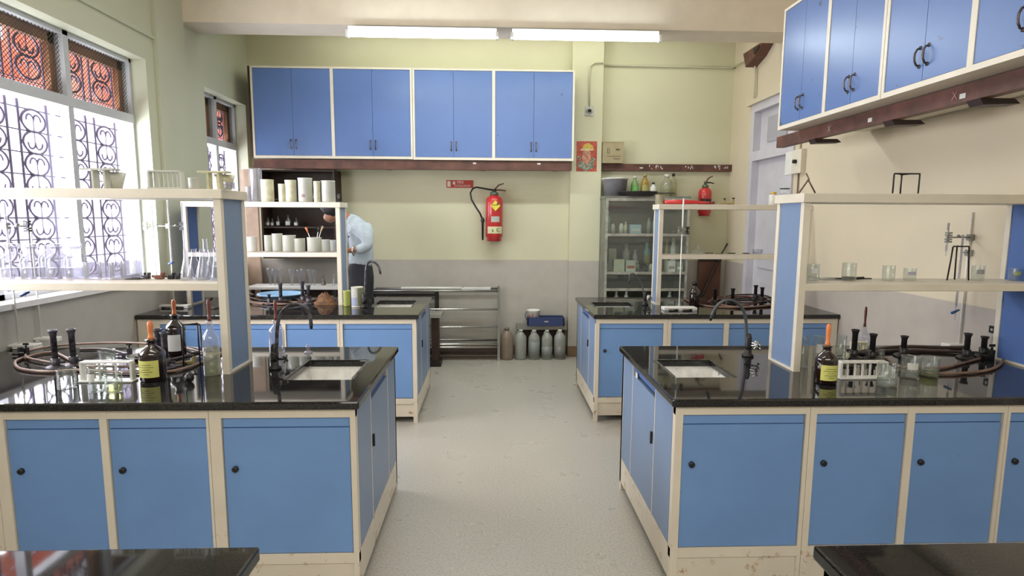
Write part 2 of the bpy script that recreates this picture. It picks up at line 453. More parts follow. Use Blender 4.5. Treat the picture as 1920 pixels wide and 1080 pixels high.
def unit(x0, x1, y0, y1, cells, label, end=0, knobs=True, seam=True, floor_gap=.05, mats=None, group=None):
    """steel cabinet base between x0<x1; cells = list of (a,b) door openings; end=-1/+1: blue panelled end on that side"""
    zt = H-SLAB-.001
    t = thing('base_cabinet', label, 'cabinet', ((x0+x1)/2, (y0+y1)/2, 0), group)
    fr = M(); P = .034
    edges = sorted(set([x0]+[c for ab in cells for c in ab]+[x1]))
    fr.box(x0, x1, y0, y0+.03, .825, zt)                       # top rail
    fr.box(x0, x1, y0+.001, y0+.03, .160, .205)                # bottom rail
    solid = [(x0, cells[0][0])]+[(cells[i][1], cells[i+1][0]) for i in range(len(cells)-1)]+[(cells[-1][1], x1)]
    for a, b in solid: fr.box(a, b, y0-.002, y0+.035, 0, zt)   # front posts
    fr.box(x0, x1, y1-.03, y1, .05, zt)                        # closed back
    for s, x in ((-1, x0), (1, x1)):
        xa, xb = (x, x+.02) if s < 0 else (x-.02, x)
        if end == s:
            fr.box(xa, xb, y1-.04, y1, 0, zt)
        else: fr.box(xa, xb, y0+.03, y1-.03, .05, zt)
    fr.build('frame', cream, t)
    k = M().box(x0+.005, x1-.005, y0+.010, y0+.024, floor_gap, .156); k.build('kick_plate', cream, t)
    for i, (a, b) in enumerate(cells):
        mt = (mats or [blue, blue, blue, blue])[i]
        M().box(a+.004, b-.004, y0+.010, y0+.026, .782, .822).build('drawer_front', mt, t)
        d = M().box(a+.004, b-.004, y0+.006, y0+.024, .210, .778).build('door', mt, t)
        if knobs:
            kx = a+.048
            M().tube([(kx, y0+.006, .598), (kx, y0-.004, .598), (kx, y0-.007, .598)], [.0135, .0135, .009], 14).build('knob', black, d)
    if end:
        x = x1 if end > 0 else x0; s = end
        xi, xo = x-s*.018, x
        ys = [y0+.035, y0+(y1-y0)*.30, y0+(y1-y0)*.74, y1-.035]
        for j in range(3):
            a, b = ys[j]+.004, ys[j+1]-.004
            M().box(min(xi, xo), max(xi, xo), a, b, .21, .80 if j == 1 else zt-.005).build('side_panel' if j != 1 else 'side_door', blue_side, t)
        sd = [o for o in t.children if o.name.startswith('side_door')][0]
        M().box(x, x+s*.010, ys[1]+.03, ys[1]+.042, .56, .62).build('latch', black, sd)
        fr2 = M()
        for q in ys[1:3]: fr2.box(min(xi, xo+s*.002), max(xi, xo+s*.002), q-.004, q+.004, .2, zt-.005)
        pass
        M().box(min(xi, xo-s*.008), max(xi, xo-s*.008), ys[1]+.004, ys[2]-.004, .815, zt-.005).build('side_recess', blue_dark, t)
        fr2.box(min(xi, xo+s*.002), max(xi, xo+s*.002), y0+.036, y1-.04, .06, .205)
        fr2.build('side_rail', cream, t)
    return t
def rack_stand(xa, xb, y0, y1, label, far_panel=True, ztop=1.80, zmid=1.352):
    """reagent rack on the bench: xa = aisle end, xb = wall end"""
    s = 1 if xb > xa else -1
    t = thing('reagent_rack', label, 'shelf rack', ((xa+xb)/2, (y0+y1)/2, H))
    def bx(m, a, b, *r): return m.box(min(a, b), max(a, b), *r)
    PW = .034
    for a in ([xa, xb-s*PW] if far_panel else [xa]):
        fr = M(); bx(fr, a, a+s*PW, y0, y0+.03, H, ztop-.045); bx(fr, a, a+s*PW, y1-.03, y1, H, ztop-.045)
        bx(fr, a, a+s*PW, y0+.03, y1-.03, H, H+.012)
        fr.build('end_frame', cream_clean, t)
    for a in ([xa, xb-s*PW] if far_panel else [xa]):
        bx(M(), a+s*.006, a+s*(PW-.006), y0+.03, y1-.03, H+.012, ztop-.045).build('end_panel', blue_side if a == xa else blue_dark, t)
    e = .012
    bx(M(), xa-s*e, xb, y0-.012, y1+.012, ztop-.045, ztop).build('top_shelf', cream_clean, t, bevel=.003)
    bx(M(), xa+s*PW, xb-s*(PW if far_panel else 0), y0, y1, zmid-.038, zmid).build('middle_shelf', cream_clean, t, bevel=.003)
    return t
def faucet(base, top_px, end_px, label, valve=1, pts=None):
    pass
# front edges etc. (measured)
NL = dict(x0=XL, x1=-.5594, y0=2.36, y1=3.407)
NR = dict(x0=.7802, x1=XR, y0=2.36, y1=3.407)
FL = dict(x0=XL, x1=-.5835, y0=4.536, y1=5.579)
FR = dict(x0=.8266, x1=XR, y0=4.536, y1=5.579)
hNL = (-.985, -.672, 2.70, 3.075); hNR = (.905, 1.20, 2.71, 3.05); hFL = (-1.04, -.70, 4.95, 5.34); hFR = (.92, 1.27, 4.95, 5.22)
slab('countertop', NL['x0'], NL['x1'], NL['y0'], NL['y1'], hNL, 'black granite bench top, near left bench under the barred window')
slab('countertop', NR['x0'], NR['x1'], NR['y0'], NR['y1'], hNR, 'black granite bench top with sink, near right bench')
slab('countertop', FL['x0'], FL['x1'], FL['y0'], FL['y1'], hFL, 'black granite bench top of the far left bench where a tin stands')
slab('countertop', FR['x0'], FR['x1'], FR['y0'], FR['y1'], hFR, 'black granite bench top of the far right bench before the glass cabinet')
sink(hNL, 'white ceramic sink sunk into near left black bench top'); sink(hNR, 'white ceramic sink with grimy edge in near right bench top')
sink(hFL, 'dirty sink in far left bench top beside the tin'); sink(hFR, 'white sink in far right bench top before the glass cabinet')
o = .02
unit(-1.192, NL['x1']-o, 2.38, 3.387, [(-1.143, -.599-.004)], 'blue end cabinet of near left bench beside the aisle', end=1)
unit(-2.08, -1.194, 2.38, 3.387, [(-2.034, -1.645), (-1.614, -1.205)], 'two-door blue cabinet left of the end unit on near left bench')
unit(XL+.01, -2.082, 2.38, 3.387, [(-2.7, -2.11)], 'blue cabinet of near left bench cut off by left picture edge')
unit(NR['x0']+o, 1.396, 2.38, 3.387, [(.834, 1.379)], 'blue end cabinet of near right bench beside the aisle', end=-1)
unit(1.398, 2.29, 2.38, 3.387, [(1.427, 1.836), (1.870, 2.275)], 'two-door blue cabinet right of the end unit on near right bench', mats=[blue, blue])
unit(2.292, XR-.01, 2.38, 3.387, [(2.305, 2.82)], 'blue cabinet of near right bench cut off by right picture edge')
unit(-1.212, FL['x1']-o, 4.556, 5.559, [(-1.189, -.637)], 'blue end cabinet of far left bench beside the aisle', end=1, knobs=False)
unit(-2.10, -1.214, 4.556, 5.559, [(-2.07, -1.67), (-1.64, -1.235)], 'two-door blue cabinet of far left bench behind the tap', knobs=False)
unit(XL+.01, -2.102, 4.556, 5.559, [(-2.62, -2.13)], 'blue cabinet of far left bench against the window wall', knobs=False)
unit(FR['x0']+o, 1.435, 4.556, 5.559, [(.878, 1.404)], 'blue end cabinet of far right bench beside the aisle', end=-1)
unit(1.437, 2.33, 4.556, 5.559, [(1.466, 1.904), (1.944, 2.31)], 'two-door blue cabinet of far right bench behind the tap', knobs=False)
unit(2.332, XR-.01, 4.556, 5.559, [(2.36, 2.80)], 'blue cabinet of far right bench against the right wall', knobs=False)
# foreground benches
slab('countertop', XL, -.545, .22, 1.29, None, 'black granite bench top in the bottom left corner of the foreground')
slab('countertop', .768, XR, .20, 1.26, None, 'chipped black granite bench top in the bottom right foreground corner')
unit(-1.19, -.565, .24, 1.27, [(-1.15, -.60)], 'blue bench cabinet under bottom left foreground top', end=1)
unit(XL+.01, -1.192, .24, 1.27, [(-2.7, -1.25)], 'long blue bench cabinet at bottom left foreground')
unit(.788, 1.42, .22, 1.24, [(.83, 1.38)], 'blue bench cabinet under bottom right foreground top', end=-1)
unit(1.422, XR-.01, .22, 1.24, [(1.47, 2.8)], 'long blue bench cabinet at bottom right foreground')

rack_stand(-1.288, -2.79, 2.80, 3.07, 'cream and blue two-shelf rack on near left bench with bottles')
rack_stand(1.540, 2.855, 2.80, 3.07, 'cream and blue two-shelf rack on near right bench with tripods')
rack_stand(-1.318, -2.66, 5.06, 5.29, 'cream and blue two-shelf rack on far left bench with white plastic jars', zmid=1.362)
rack_stand(1.486, 2.86, 5.06, 5.24, 'cream and blue two-shelf rack on far right bench', zmid=1.352)

# ------------------------------------------------------------------ wall cabinets
def handle(m, c, ax, out):
    """loop pull at c on a face, ax = horizontal unit vector along the face, out = outward normal"""
    c, ax, out = Vector(c), Vector(ax), Vector(out)
    pts = [c+Vector((0, 0, .042)), c+Vector((0, 0, .040))+out*.015, c+Vector((0, 0, .02))+out*.026, c+out*.028, c+Vector((0, 0, -.02))+out*.026, c+Vector((0, 0, -.040))+out*.015, c+Vector((0, 0, -.042))]
    m.tube(pts, .005, 6)
    for s in (-1, 1): m.tube([c+Vector((0, 0, s*.045)), c+Vector((0, 0, s*.045))+out*.004], .010, 8)
def wall_cabinet(along, a0, a1, face, depth, z0, z1, label, posts, out):
    """along 'x' or 'y'; face = coordinate of the front plane; out = +-1 towards the room"""
    c = ((a0+a1)/2, face, z0) if along == 'x' else (face, (a0+a1)/2, z0)
    t = thing('wall_cabinet', label, 'cabinet', c)
    def bx(m, a, b, d0, d1, za, zb):
        d0, d1 = face-out*d0, face-out*d1
        return m.box(a, b, min(d0, d1), max(d0, d1), za, zb) if along == 'x' else m.box(min(d0, d1), max(d0, d1), a, b, za, zb)
    body = M(); F = .028
    bx(body, a0, a1, .02, depth, z0, z0+F); bx(body, a0, a1, .02, depth, z1-F, z1); bx(body, a0, a0+F, .02, depth, z0+F, z1-F); bx(body, a1-F, a1, .02, depth, z0+F, z1-F)
    bx(body, a0+F, a1-F, depth-.01, depth, z0+F, z1-F)
    body.build('carcass', cream_clean, t)
    fr = M(); bx(fr, a0, a1, 0, .02, z0, z0+F); bx(fr, a0, a1, 0, .02, z1-F*.7, z1)
    ps = [a0]+posts+[a1]
    bx(fr, a0, a0+.022, 0, .02, z0+F, z1-F*.7); bx(fr, a1-.022, a1, 0, .02, z0+F, z1-F*.7)
    for p in posts: bx(fr, p-.017, p+.017, 0, .02, z0+F, z1-F*.7)
    fr.build('frame', cream_clean, t)
    for i in range(len(ps)-1):
        l = ps[i]+(.022 if i == 0 else .017)+.002; r = ps[i+1]-(.022 if i == len(ps)-2 else .017)-.002; mid = (l+r)/2
        for a, b, hs in ((l, mid-.0015, -1), (mid+.0015, r, 1)):
            d = bx(M(), a, b, .004, .018, z0+F+.003, z1-F*.7-.003).build('door', blue_wall if along == 'x' else blue_stained, t)
            hm = M(); hp = mid+hs*.028
            if along == 'x': handle(hm, (hp, face-out*.004, z0+.15), (1, 0, 0), (0, out, 0))
            else: handle(hm, (face-out*.004, hp, z0+.15), (0, 1, 0), (out, 0, 0))
            hm.build('handle', mat('worn bronze pull', (.20, .16, .15), .3, .8, var=.3), d)
    return t
wall_cabinet('x', -2.603, -.868, 6.50, .40, 2.312, 3.285, 'long blue wall cabinet on back wall, left of the pair', [-1.735], -1)
wall_cabinet('x', -.864, .915, 6.50, .40, 2.308, 3.285, 'long blue wall cabinet on back wall, right of the pair', [.022], -1)
wall_cabinet('y', 3.205, 4.352, 2.15, .68, 2.335, 3.20, 'blue wall cabinet on right wall, farther from the camera', [3.76], -1)
wall_cabinet('y', 2.045, 3.201, 2.15, .68, 2.335, 3.20, 'blue wall cabinet on right wall with a rusty door, nearer to camera', [2.61], -1)
wall_cabinet('y', .885, 2.041, 2.15, .68, 2.335, 3.20, 'blue wall cabinet on right wall, cut off by right picture edge', [1.47], -1)
wc = [o_ for o_ in COL.objects if o_.get('label', '').startswith('long blue wall cabinet')]
M().box(-2.640, -2.606, 6.53, 6.91, 2.32, 3.29).build('gap_shadow', dark_wood, wc[0]); M().box(.917, .924, 6.56, 6.79, 2.5, 3.25).build('gap_shadow', dark_wood, wc[1])  # dark strips added as the shadow in the gaps at the cabinet ends
eu = [o_ for o_ in COL.objects if o_.get('label', '').startswith('blue end cabinet of near right')][0]
M().box(.7985, .8002, 3.03, 3.07, .80, .83).build('sticker', paper, eu)
# supporting channels and cantilevers
ch = thing('support_channel', 'long brown painted channel under the back wall cabinets', 'support beam', (-.85, 6.6, 2.2))
M().box(-2.62, .90, 6.53, 6.62, 2.205, 2.302).build('beam', wood_red, ch)
for x in (-2.3, -1.2, -.1, .75): M().box(x-.03, x+.03, 6.62, YB, 2.225, 2.285).build('bracket', wood_red, ch)
for x in (-.19, .53): M().box(x-.018, x+.018, 6.524, 6.53, 2.268, 2.284).build('sticker', paper, ch)
ch = thing('support_channel', 'brown channel chalked with crosses under right wall cabinets', 'support beam', (2.33, 2.5, 2.25))
M().box(2.30, 2.36, .8, 4.66, 2.245, 2.330).build('beam', wood_red, ch)
for y in (4.15, 3.35, 2.75, 1.9, 1.2): M().prism([(2.30, 2.245), (2.47, 2.245), (2.50, 2.222), (2.32, 2.215)], y-.04, y+.04, 'y').build('bracket', mat('dark steel bracket', (.05, .03, .03), .5), ch)
chalk = mat('chalk', (.62, .52, .48), .8); chk_r = mat('pink chalk', (.62, .30, .26), .8)
def cross(yc, s, m):
    mm = M()
    for a in (-1, 1):
        mm.tube([(2.2985, yc-s*.7, 2.288-a*s), (2.2985, yc+s*.7, 2.288+a*s)], .0035, 4)
    mm.build('chalk_cross', m, ch)
cross(at(1555, 243, X=2.3).y, .022, chalk); cross(at(1790, 188, X=2.3).y, .022, chk_r)
for px, py in ((1632, 225), (1806, 180)):
    q = at(px, py, X=2.3); M().box(2.296, 2.30, q.y-.018, q.y+.018, q.z-.012, q.z+.012).build('sticker', paper, ch)
ch = thing('support_channel', 'short brown channel on back wall right of the pillar, paint-splashed', 'support beam', (2.1, 6.87, 2.2))
M().box(1.30, 2.86, 6.85, 6.92, 2.235, 2.315).build('beam', wood_red, ch)
sp = M()
for k in range(26):
    x = random.choice([1.95, 2.3, 2.72])+random.uniform(-.09, .09); z = random.uniform(2.25, 2.29); sp.box(x, x+.008, 6.846, 6.85, z, z+random.uniform(.01, .03))
sp.build('paint_splash', paper, ch)
M().box(1.75, 1.79, 6.845, 6.85, 2.262, 2.276).build('sticker', paper, ch)

# ------------------------------------------------------------------ tube lights
def tube_light(x0, x1, label):
    t = thing('tube_light', label, 'light', ((x0+x1)/2, 5.44, 3.3))
    M().box(x0, x1, 5.435, 5.48, 3.315, 3.375).build('housing', white_pl, t)
    for x in (x0, x1): M().box(x-.012, x+.012, 5.385, 5.435, 3.27, 3.33).build('lamp_holder', white_pl, t)
    M().tube([(x0+.012, 5.405, 3.292), (x1-.012, 5.405, 3.292)], .019, 14).build('tube', tubeglass, t)
tube_light(-1.29, .045, 'lit white fluorescent tube on the beam, left one')
tube_light(.185, 1.53, 'lit white fluorescent tube on the beam, right one')

# ------------------------------------------------------------------ lighting
def area(name, loc, rot, sx, sy, power, col, portal=False):
    l = bpy.data.lights.new(name, 'AREA'); l.shape = 'RECTANGLE'; l.size = sx; l.size_y = sy; l.energy = power; l.color = col
    if portal: l.cycles.is_portal = True
    q = bpy.data.objects.new(name, l); COL.objects.link(q); q.location = loc; q.rotation_euler = rot
    return q
# daylight entering at the two barred windows
area('window_daylight', (-3.25, 3.49, 1.76), (0, -PI/2, 0), 1.2, 3.0, 235, (.94, .94, 1))
area('window_daylight', (-3.25, 6.35, 1.76), (0, -PI/2, 0), 1.2, 1.1, 60, (.94, .94, 1))
# added area fill, standing in for unseen tubes up at the ceiling
area('fill_light', (-.6, 2.1, 3.9), (0, 0, 0), 2.6, .5, 20, (1, .95, .86))
area('fill_light', (.2, -1.2, 3.3), (PI*.18, 0, 0), 4, 1.5, 80, (1, .96, .90))
area('fill_light', (.1, 5.36, 3.29), (-.15, 0, 0), 2.6, .1, 30, (.90, .98, 1))  # extra lamp strengthening the two tubes on the beam
area('fill_light', (.2, 6.2, 3.9), (0, 0, 0), 4, .5, 14, (.95, 1, .86))  # added fill over the far end, behind the beam
w = bpy.data.worlds.new('sky'); SC.world = w; w.use_nodes = True
bg = w.node_tree.nodes['Background']; bg.inputs[0].default_value = (.93, .92, 1, 1); bg.inputs[1].default_value = 2.0
# ------------------------------------------------------------------ glassware and apparatus
def beaker(px, pyb, pyt, pw, z, label, m=None, liquid=None, lv=.4, sticker=None, cat='beaker', group=None, mark=False, name='beaker', lip=True):
    x, y, r, h = spot(px, pyb, pyt, pw, z); m = m or glass
    t = thing(name, label, cat, (x, y, z+.0005), group)
    w = .0018
    pr = [(0, .0), (r*.93, 0), (r, .004), (r, h*.95), (r*1.05 if lip else r, h), (r-w, h), (r-w, h*.95), (r-w, .006), (0, .005)]
    M().lathe(pr, n=22).build('cup', m, t, world=False)
    if liquid: M().lathe([(0, .007), (r-w*1.6, .007), (r-w*1.6, h*lv), (0, h*lv)], n=20).build('liquid', liquid, t, world=False)
    if sticker: patch(r+.0008, -.9, .3, h*.45, h*.75).build('sticker', sticker, t, world=False)
    if mark:
        mm = M()
        for k in range(4): mm.add([(-.35*r, -r*1.0-.0006, h*(.3+.12*k)), (.35*r, -r*1.0-.0006, h*(.3+.12*k)), (.35*r, -r*1.0-.0006, h*(.3+.12*k)+.0015), (-.35*r, -r*1.0-.0006, h*(.3+.12*k)+.0015)], [(0, 1, 2, 3)])
        mm.build('graduation', paper, t, world=False)
    return t
def patch(r, a0, a1, z0, z1, n=8, c=-PI/2):
    m = M(); vs = []
    for k in range(n+1):
        a = c+a0+(a1-a0)*k/n
        vs += [(r*math.cos(a), r*math.sin(a), z0), (r*math.cos(a), r*math.sin(a), z1)]
    return m.add(vs, [(2*k, 2*k+2, 2*k+3, 2*k+1) for k in range(n)], True)
def bottle(px, pyb, pyt, pw, z, label, m, body=.64, neck=.36, cap=None, lab=None, dropper=None, cat='bottle', group=None, liquid=None, y=None, printed=False, capname='cap', lean=0, neckh=.16):
    """pyt = top of the bottle neck; dropper = (material, top px)"""
    x, yy, r, h = spot(px, pyb, pyt, pw, z)
    if y: x = at(px, pyb, Y=y).x; yy = y; r = pw/2*y/FPX; h = at(px, pyt, Y=y).z-z
    t = thing('bottle', label, cat, (x, yy, z+.0005), group)
    nr = r*neck; hs = h*body
    pr = [(0, 0), (r*.92, 0), (r, r*.1), (r, hs), (r*.965, hs+(h-hs)*.12), (r*.84, hs+(h-hs)*.27), (r*.60, hs+(h-hs)*.42), (nr*1.15, h*(1-neckh)), (nr, h*(1-neckh)+.004), (nr, h*.96), (nr*1.22, h*.965), (nr*1.22, h), (0, h)]
    M().lathe(pr, n=22).build('body', m, t, world=False)
    if liquid: M().lathe([(0, .004), (r*.94, .004), (r*.94, hs*liquid[1]), (0, hs*liquid[1])], n=20).build('liquid', liquid[0], t, world=False)
    if cap: M().lathe([(0, h*.93), (nr*1.35, h*.93), (nr*1.4, h*1.06), (nr*1.2, h*1.08), (0, h*1.08)], n=18).build(capname, cap, t, world=False)
    if lab:
        lb = patch(r*1.006+.0004, -.95, .95, hs*.18, hs*.82).build('label', lab, t, world=False)
        if printed:
            mm = M(); R = r*1.006+.0012
            for k, wd in enumerate((.5, .7, .35, .6, .25)):
                q = patch(R, -wd, wd*.8, hs*(.66-.09*k), hs*(.675-.09*k), 5); b = len(mm.v)
                mm.add(q.v, [[i for i in f] for f in q.f])
            mm.build('print', ink, lb, world=False)
    if dropper:
        mt, pt = dropper; ht = at(px, pt, Y=yy).z-z; dl = ht-h; rr = nr*.62
        M().lathe([(0, h-.002), (rr*1.0, h-.002), (rr*1.05, h+dl*.12), (rr*.75, h+dl*.2), (rr*.9, h+dl*.45), (rr*1.0, h+dl*.75), (rr*.85, h+dl*.93), (rr*.4, h+dl), (0, h+dl)], n=14).build('dropper_bulb', mt, t, world=False)
    return t
def hose(pts, r, label, z=H, m=None, closed=False, parts=None, lift=None):
    """pts: measured outline of the coil lying on the surface z (px, py[, extra height])"""
    P = []
    for i, p in enumerate(pts):
        q = at(p[0], p[1], Z=z+r+.001+(p[2] if len(p) > 2 else 0)); q.y = max(q.y, 2.38); P.append(q)
    # smooth
    n = len(P); out = []
    for i in range(n if closed else n-1):
        p0, p1, p2, p3 = P[(i-1) % n] if closed or i else P[i], P[i], P[(i+1) % n], P[(i+2) % n] if closed or i < n-2 else P[(i+1) % n]
        for k in range(6):
            t = k/6; out.append(.5*((2*p1)+(p2-p0)*t+(2*p0-5*p1+4*p2-p3)*t*t+(3*p1-p0-3*p2+p3)*t**3))
    if not closed: out.append(P[-1])
    c = out[0]
    o = M()
    o.tube([q-c for q in out], r, 7, closed=closed)
    ob = o.build('rubber_hose', m or hose_m); ob.location = c
    return tag(ob, label, 'hose')
def ell(cx, cy, a, b, n=14, ph=0, jit=0, zz=0, frac=1.0):
    return [(cx+a*math.cos(ph+frac*2*PI*k/n)*(1+random.uniform(-jit, jit)), cy+b*math.sin(ph+frac*2*PI*k/n)*(1+random.uniform(-jit, jit)), zz+(random.uniform(0, .006) if jit else 0)) for k in range(n)]
def burner(px, pyb, pyt, label, z=H, lean=0, y=None, col=None, pw=10):
    p = at(px, pyb, Z=z)
    if y: p = at(px, pyb, Y=y); 
    h = at(px, pyt, Y=p.y).z-z; r = pw/2*p.y/FPX
    t = thing('bunsen_burner', label, 'burner', (p.x, p.y, z+.0005), 'bunsen burners on the benches')
    m = col or bunsen_m
    M().lathe([(0, 0), (r*3.4, 0), (r*3.4, .006), (r*2.9, .011), (r*1.3, .016), (r*1.1, .028), (0, .028)], n=20).build('base', m, t, world=False)
    M().lathe([(r*1.5, .020), (r*1.5, .050), (r*1.1, .052), (r*1.1, .020)], n=14).build('collar', m, t, world=False)
    M().lathe([(0, .025), (r, .03), (r, h*.84), (r*1.12, h*.86), (r*1.12, h*.9), (r*1.45, h*.96), (r*1.5, h), (r*1.3, h), (r*.9, h*.9), (0, h*.88)], n=14).build('barrel', m, t, world=False)
    M().tube([(r, 0, .03), (r*3.2, .005, .03)], r*.5, 8).build('gas_inlet', m, t, world=False)
    return t
def tube_rack(px, pyb, pyt, pw, z, label, n=6, m=None, depth=.05, rz=0, y=None):
    p = on(px, pyb, z, .03) if not y else at(px, pyb, Y=y); p.z = z; w = pw*p.y/FPX; h = at(px, pyt, Y=p.y+depth/2).z-z
    t = thing('test_tube_rack', label, 'rack', (p.x, p.y+depth/2, z+.0005), rz=rz); m = m or white_pl
    d = depth/2
    M().box(-w/2, w/2, -d, d, 0, .008).build('base', m, t, world=False, bevel=.002)
    top = M(); yy = [-d*.8, -d*.35, d*.35, d*.8]
    e = w*.92/2; hw = e*1.8/n
    top.box(-e, e, -d*.8, -d*.35, h-.007, h); top.box(-e, e, d*.35, d*.8, h-.007, h)
    for k in range(n+1):
        x = -e+hw*k*(2*e/(hw*n)); top.box(max(-e, x-.004), min(e, x+.004), -d*.35, d*.35, h-.007, h)
    top.build('top_plate', m, t, world=False)
    for s in (-1, 1): M().box(s*e-.005, s*e+.005, -d*.6, d*.6, .008, h-.007).build('side_post', m, t, world=False)
    for k in range(1, n):
        x = -e+2*e*k/n; M().box(x-.0035, x+.0035, -.004, .004, .008, h-.007).build('peg', m, t, world=False)
    return t
def tripod(px, pyb, pyt, pw, z, label, m=None, splay=0, y=None):
    p = on(px, pyb, z, .06) if not y else at(px, pyb, Y=y); h = at(px, pyt, Y=p.y).z-z; w = pw*p.y/FPX; R = w/2
    t = thing('tripod', label, 'tripod', (p.x, p.y+R*.5, z+.0005)); m = m or dark_metal
    pts = [(R*math.cos(2*PI*k/3+.5), R*.8*math.sin(2*PI*k/3+.5)) for k in range(3)]
    pts = [(-R, -R*.3), (R, -R*.3), (R*.25, R*.6)]
    M().tube([(a, b, h-.004) for a, b in pts], .004, 6, closed=True).build('ring_plate', m, t, world=False)
    for a, b in pts: M().tube([(a, b, h-.006), (a*(1+splay*.3), b, h*.6), (a*(1+splay), b, .005)], .0038, 6).build('leg', m, t, world=False)
    return t
def ring_stand(bpx, bpy_, top_py, label, clamp=None, base_w=.19, y=None, z=H, base_d=.07, rodr=.0055, rod2=None):
    """clamp: list of (height px, left reach px, right reach px)"""
    p = at(bpx, bpy_, Z=z)
    t = thing('retort_stand', label, 'stand', (p.x, p.y, z+.0005))
    h = at(bpx, top_py, Y=p.y).z-z
    b = M(); w = base_w/2; d = base_d/2
    b.box(-w, w, -d, d, .012, .026); b.box(-w, -w*.72, -d, d, 0, .012); b.box(w*.72, w, -d, d, 0, .012); b.box(-w*.12, w*.12, -d, d, 0, .012)
    b.build('base', white_pl, t, world=False, bevel=.004)
    M().tube([(0, 0, .024), (0, 0, h)], rodr, 8).build('rod', white_pl if not rod2 else rod2, t, world=False)
    for cpy, l, r in (clamp or []):
        zc = at(bpx, cpy, Y=p.y).z-z
        xl = -l*p.y/FPX; xr = r*p.y/FPX
        c = M(); c.tube([(xl, -.014, zc), (xr, -.014, zc)], .005, 6)
        c.box(-.014, .014, -.024, .010, zc-.018, zc+.018); c.tube([(0, .01, zc), (0, .035, zc)], .005, 6)
        c.tube([(xl*.45, -.014, zc), (xl*.45-.02, -.014, zc+.012)], .007, 6); c.tube([(xr*.45, -.014, zc), (xr*.45+.02, -.014, zc+.012)], .007, 6)
        c.build('clamp', steel, t, world=False)
        for xe in (xl, xr):
            if abs(xe) < .02: continue
            j = M()
            for dz in (-.026, -.012, .012, .026): j.box(xe-.014, xe+.014, -.028, -.004, zc+dz-.005, zc+dz+.005)
            j.box(xe-.004, xe+.004, -.02, -.010, zc-.03, zc+.03)
            j.build('clamp_jaw', dark_metal if xe > 0 else steel, t, world=False)
    return t, p
def burette(px, Y, pt, pb, label, stop=None, m=None, w=.0065):
    a = at(px, pt, Y=Y); b = at(px, pb, Y=Y)
    t = thing('burette', label, 'burette', (a.x, a.y, b.z)); h = a.z-b.z
    M().lathe([(.002, 0), (.003, h*.12), (w, h*.16), (w, h), (w*.8, h), (w*.8, h*.17)], n=12).build('tube', m or glass_w, t, world=False)
    if stop:
        M().tube([(-.025, -.003, h*.10-.008), (.02, 0, h*.10+.010)], [.009, .006], 8).build('stopcock', stop, t, world=False)
    return t
def flask(px, pyb, pyt, pw, z, label, m=None, group=None, cat='flask', flip=False, y=None):
    x, yy, r, h = spot(px, pyb, pyt, pw, z)
    if y: x = at(px, pyb, Y=y).x; yy = y; r = pw/2*y/FPX; h = at(px, pyt, Y=y).z-z
    t = thing('conical_flask', label, cat, (x, yy, z+.0005), group)
    pr = [(0, 0), (r*.9, 0), (r, .006), (r*.97, h*.12), (r*.36, h*.72), (r*.34, h*.96), (r*.42, h)]
    if flip: pr = [(a, h-b) for a, b in pr][::-1]
    M().lathe(pr, n=20).build('glass_body', m or glass_w, t, world=False)
    return t
# ---- taps
def tap(base, pts_px, Y, label, valves, thick=.014):
    b = at(base[0], base[1], Z=H) if not isinstance(base, Vector) else base
    t = thing('gooseneck_tap', label, 'tap', (b.x, b.y, H+.0005))
    M().lathe([(0, 0), (.032, 0), (.030, .012), (.02, .018), (.02, .04), (0, .04)], n=16).build('base_flange', dark_metal, t, world=False)
    P = [Vector((0, 0, .03))]
    for px, py in pts_px:
        q = at(px, py, Y=b.y); P.append(Vector((q.x-b.x, q.y-b.y, q.z-H)))
    out = []; n = len(P)
    for i in range(n-1):
        p0, p1, p2, p3 = P[max(i-1, 0)], P[i], P[i+1], P[min(i+2, n-1)]
        for k in range(5):
            s = k/5; out.append(.5*((2*p1)+(p2-p0)*s+(2*p0-5*p1+4*p2-p3)*s*s+(3*p1-p0-3*p2+p3)*s**3))
    out.append(P[-1])
    M().tube(out, thick*.62, 10).build('spout_pipe', bunsen_m if valves != 'silver' else mat('weathered grey pipe', (.10, .105, .11), .45, .4), t, world=False)
    e = out[-1]; d = (out[-1]-out[-3]).normalized()
    M().tube([e, e+d*.03], [thick*.75, thick*.45], 10).build('nozzle', dark_metal, t, world=False)
    M().lathe([(0, .035), (thick*1.25, .035), (thick*1.35, .06), (thick*1.2, .11), (thick*.8, .13), (0, .13)], n=14).build('valve_body', dark_metal, t, world=False)
    mt = chrome if valves == 'silver' else dark_metal
    for ang, zz in ((0, .05), (1.1, .08), (-1.2, .065)):
        s = M(); dx, dy = math.cos(ang), -abs(math.sin(ang))-.2
        q = Vector((dx, dy, .1)).normalized(); c = q*.06+Vector((0, 0, zz))
        s.tube([Vector((0, 0, zz)), c], .006, 8)
        a = q.orthogonal().normalized(); bb = q.cross(a)
        for v in (a, bb): s.tube([c-v*.022, c+v*.022], [.005, .005], 6)
        s.build('valve_handle', mt, t, world=False)
    return t
tap((516, 692), [(518, 660), (519, 640), (520, 615), (526, 590), (542, 573), (560, 570), (573, 578), (581, 592), (583, 606)], 0, 'black gooseneck tap arching over the sink of near left bench', 'dark')
tap((1402, 668), [(1400, 640), (1399, 615), (1397, 592), (1388, 573), (1371, 563), (1354, 566), (1341, 578), (1335, 592)], 0, 'grey gooseneck tap with silver valves on near right bench', 'silver')
tap((683, 577), [(684, 560), (685, 530), (687, 500), (693, 491), (702, 492), (709, 499), (712, 508)], 0, 'dark gooseneck tap on far left bench in front of the person', 'dark', .016)
tap((1209, 572), [(1208, 560), (1206, 545), (1203, 532), (1195, 520), (1187, 513), (1181, 516), (1180, 526)], 0, 'small tap with silver cross handle on far right bench', 'silver', .010)

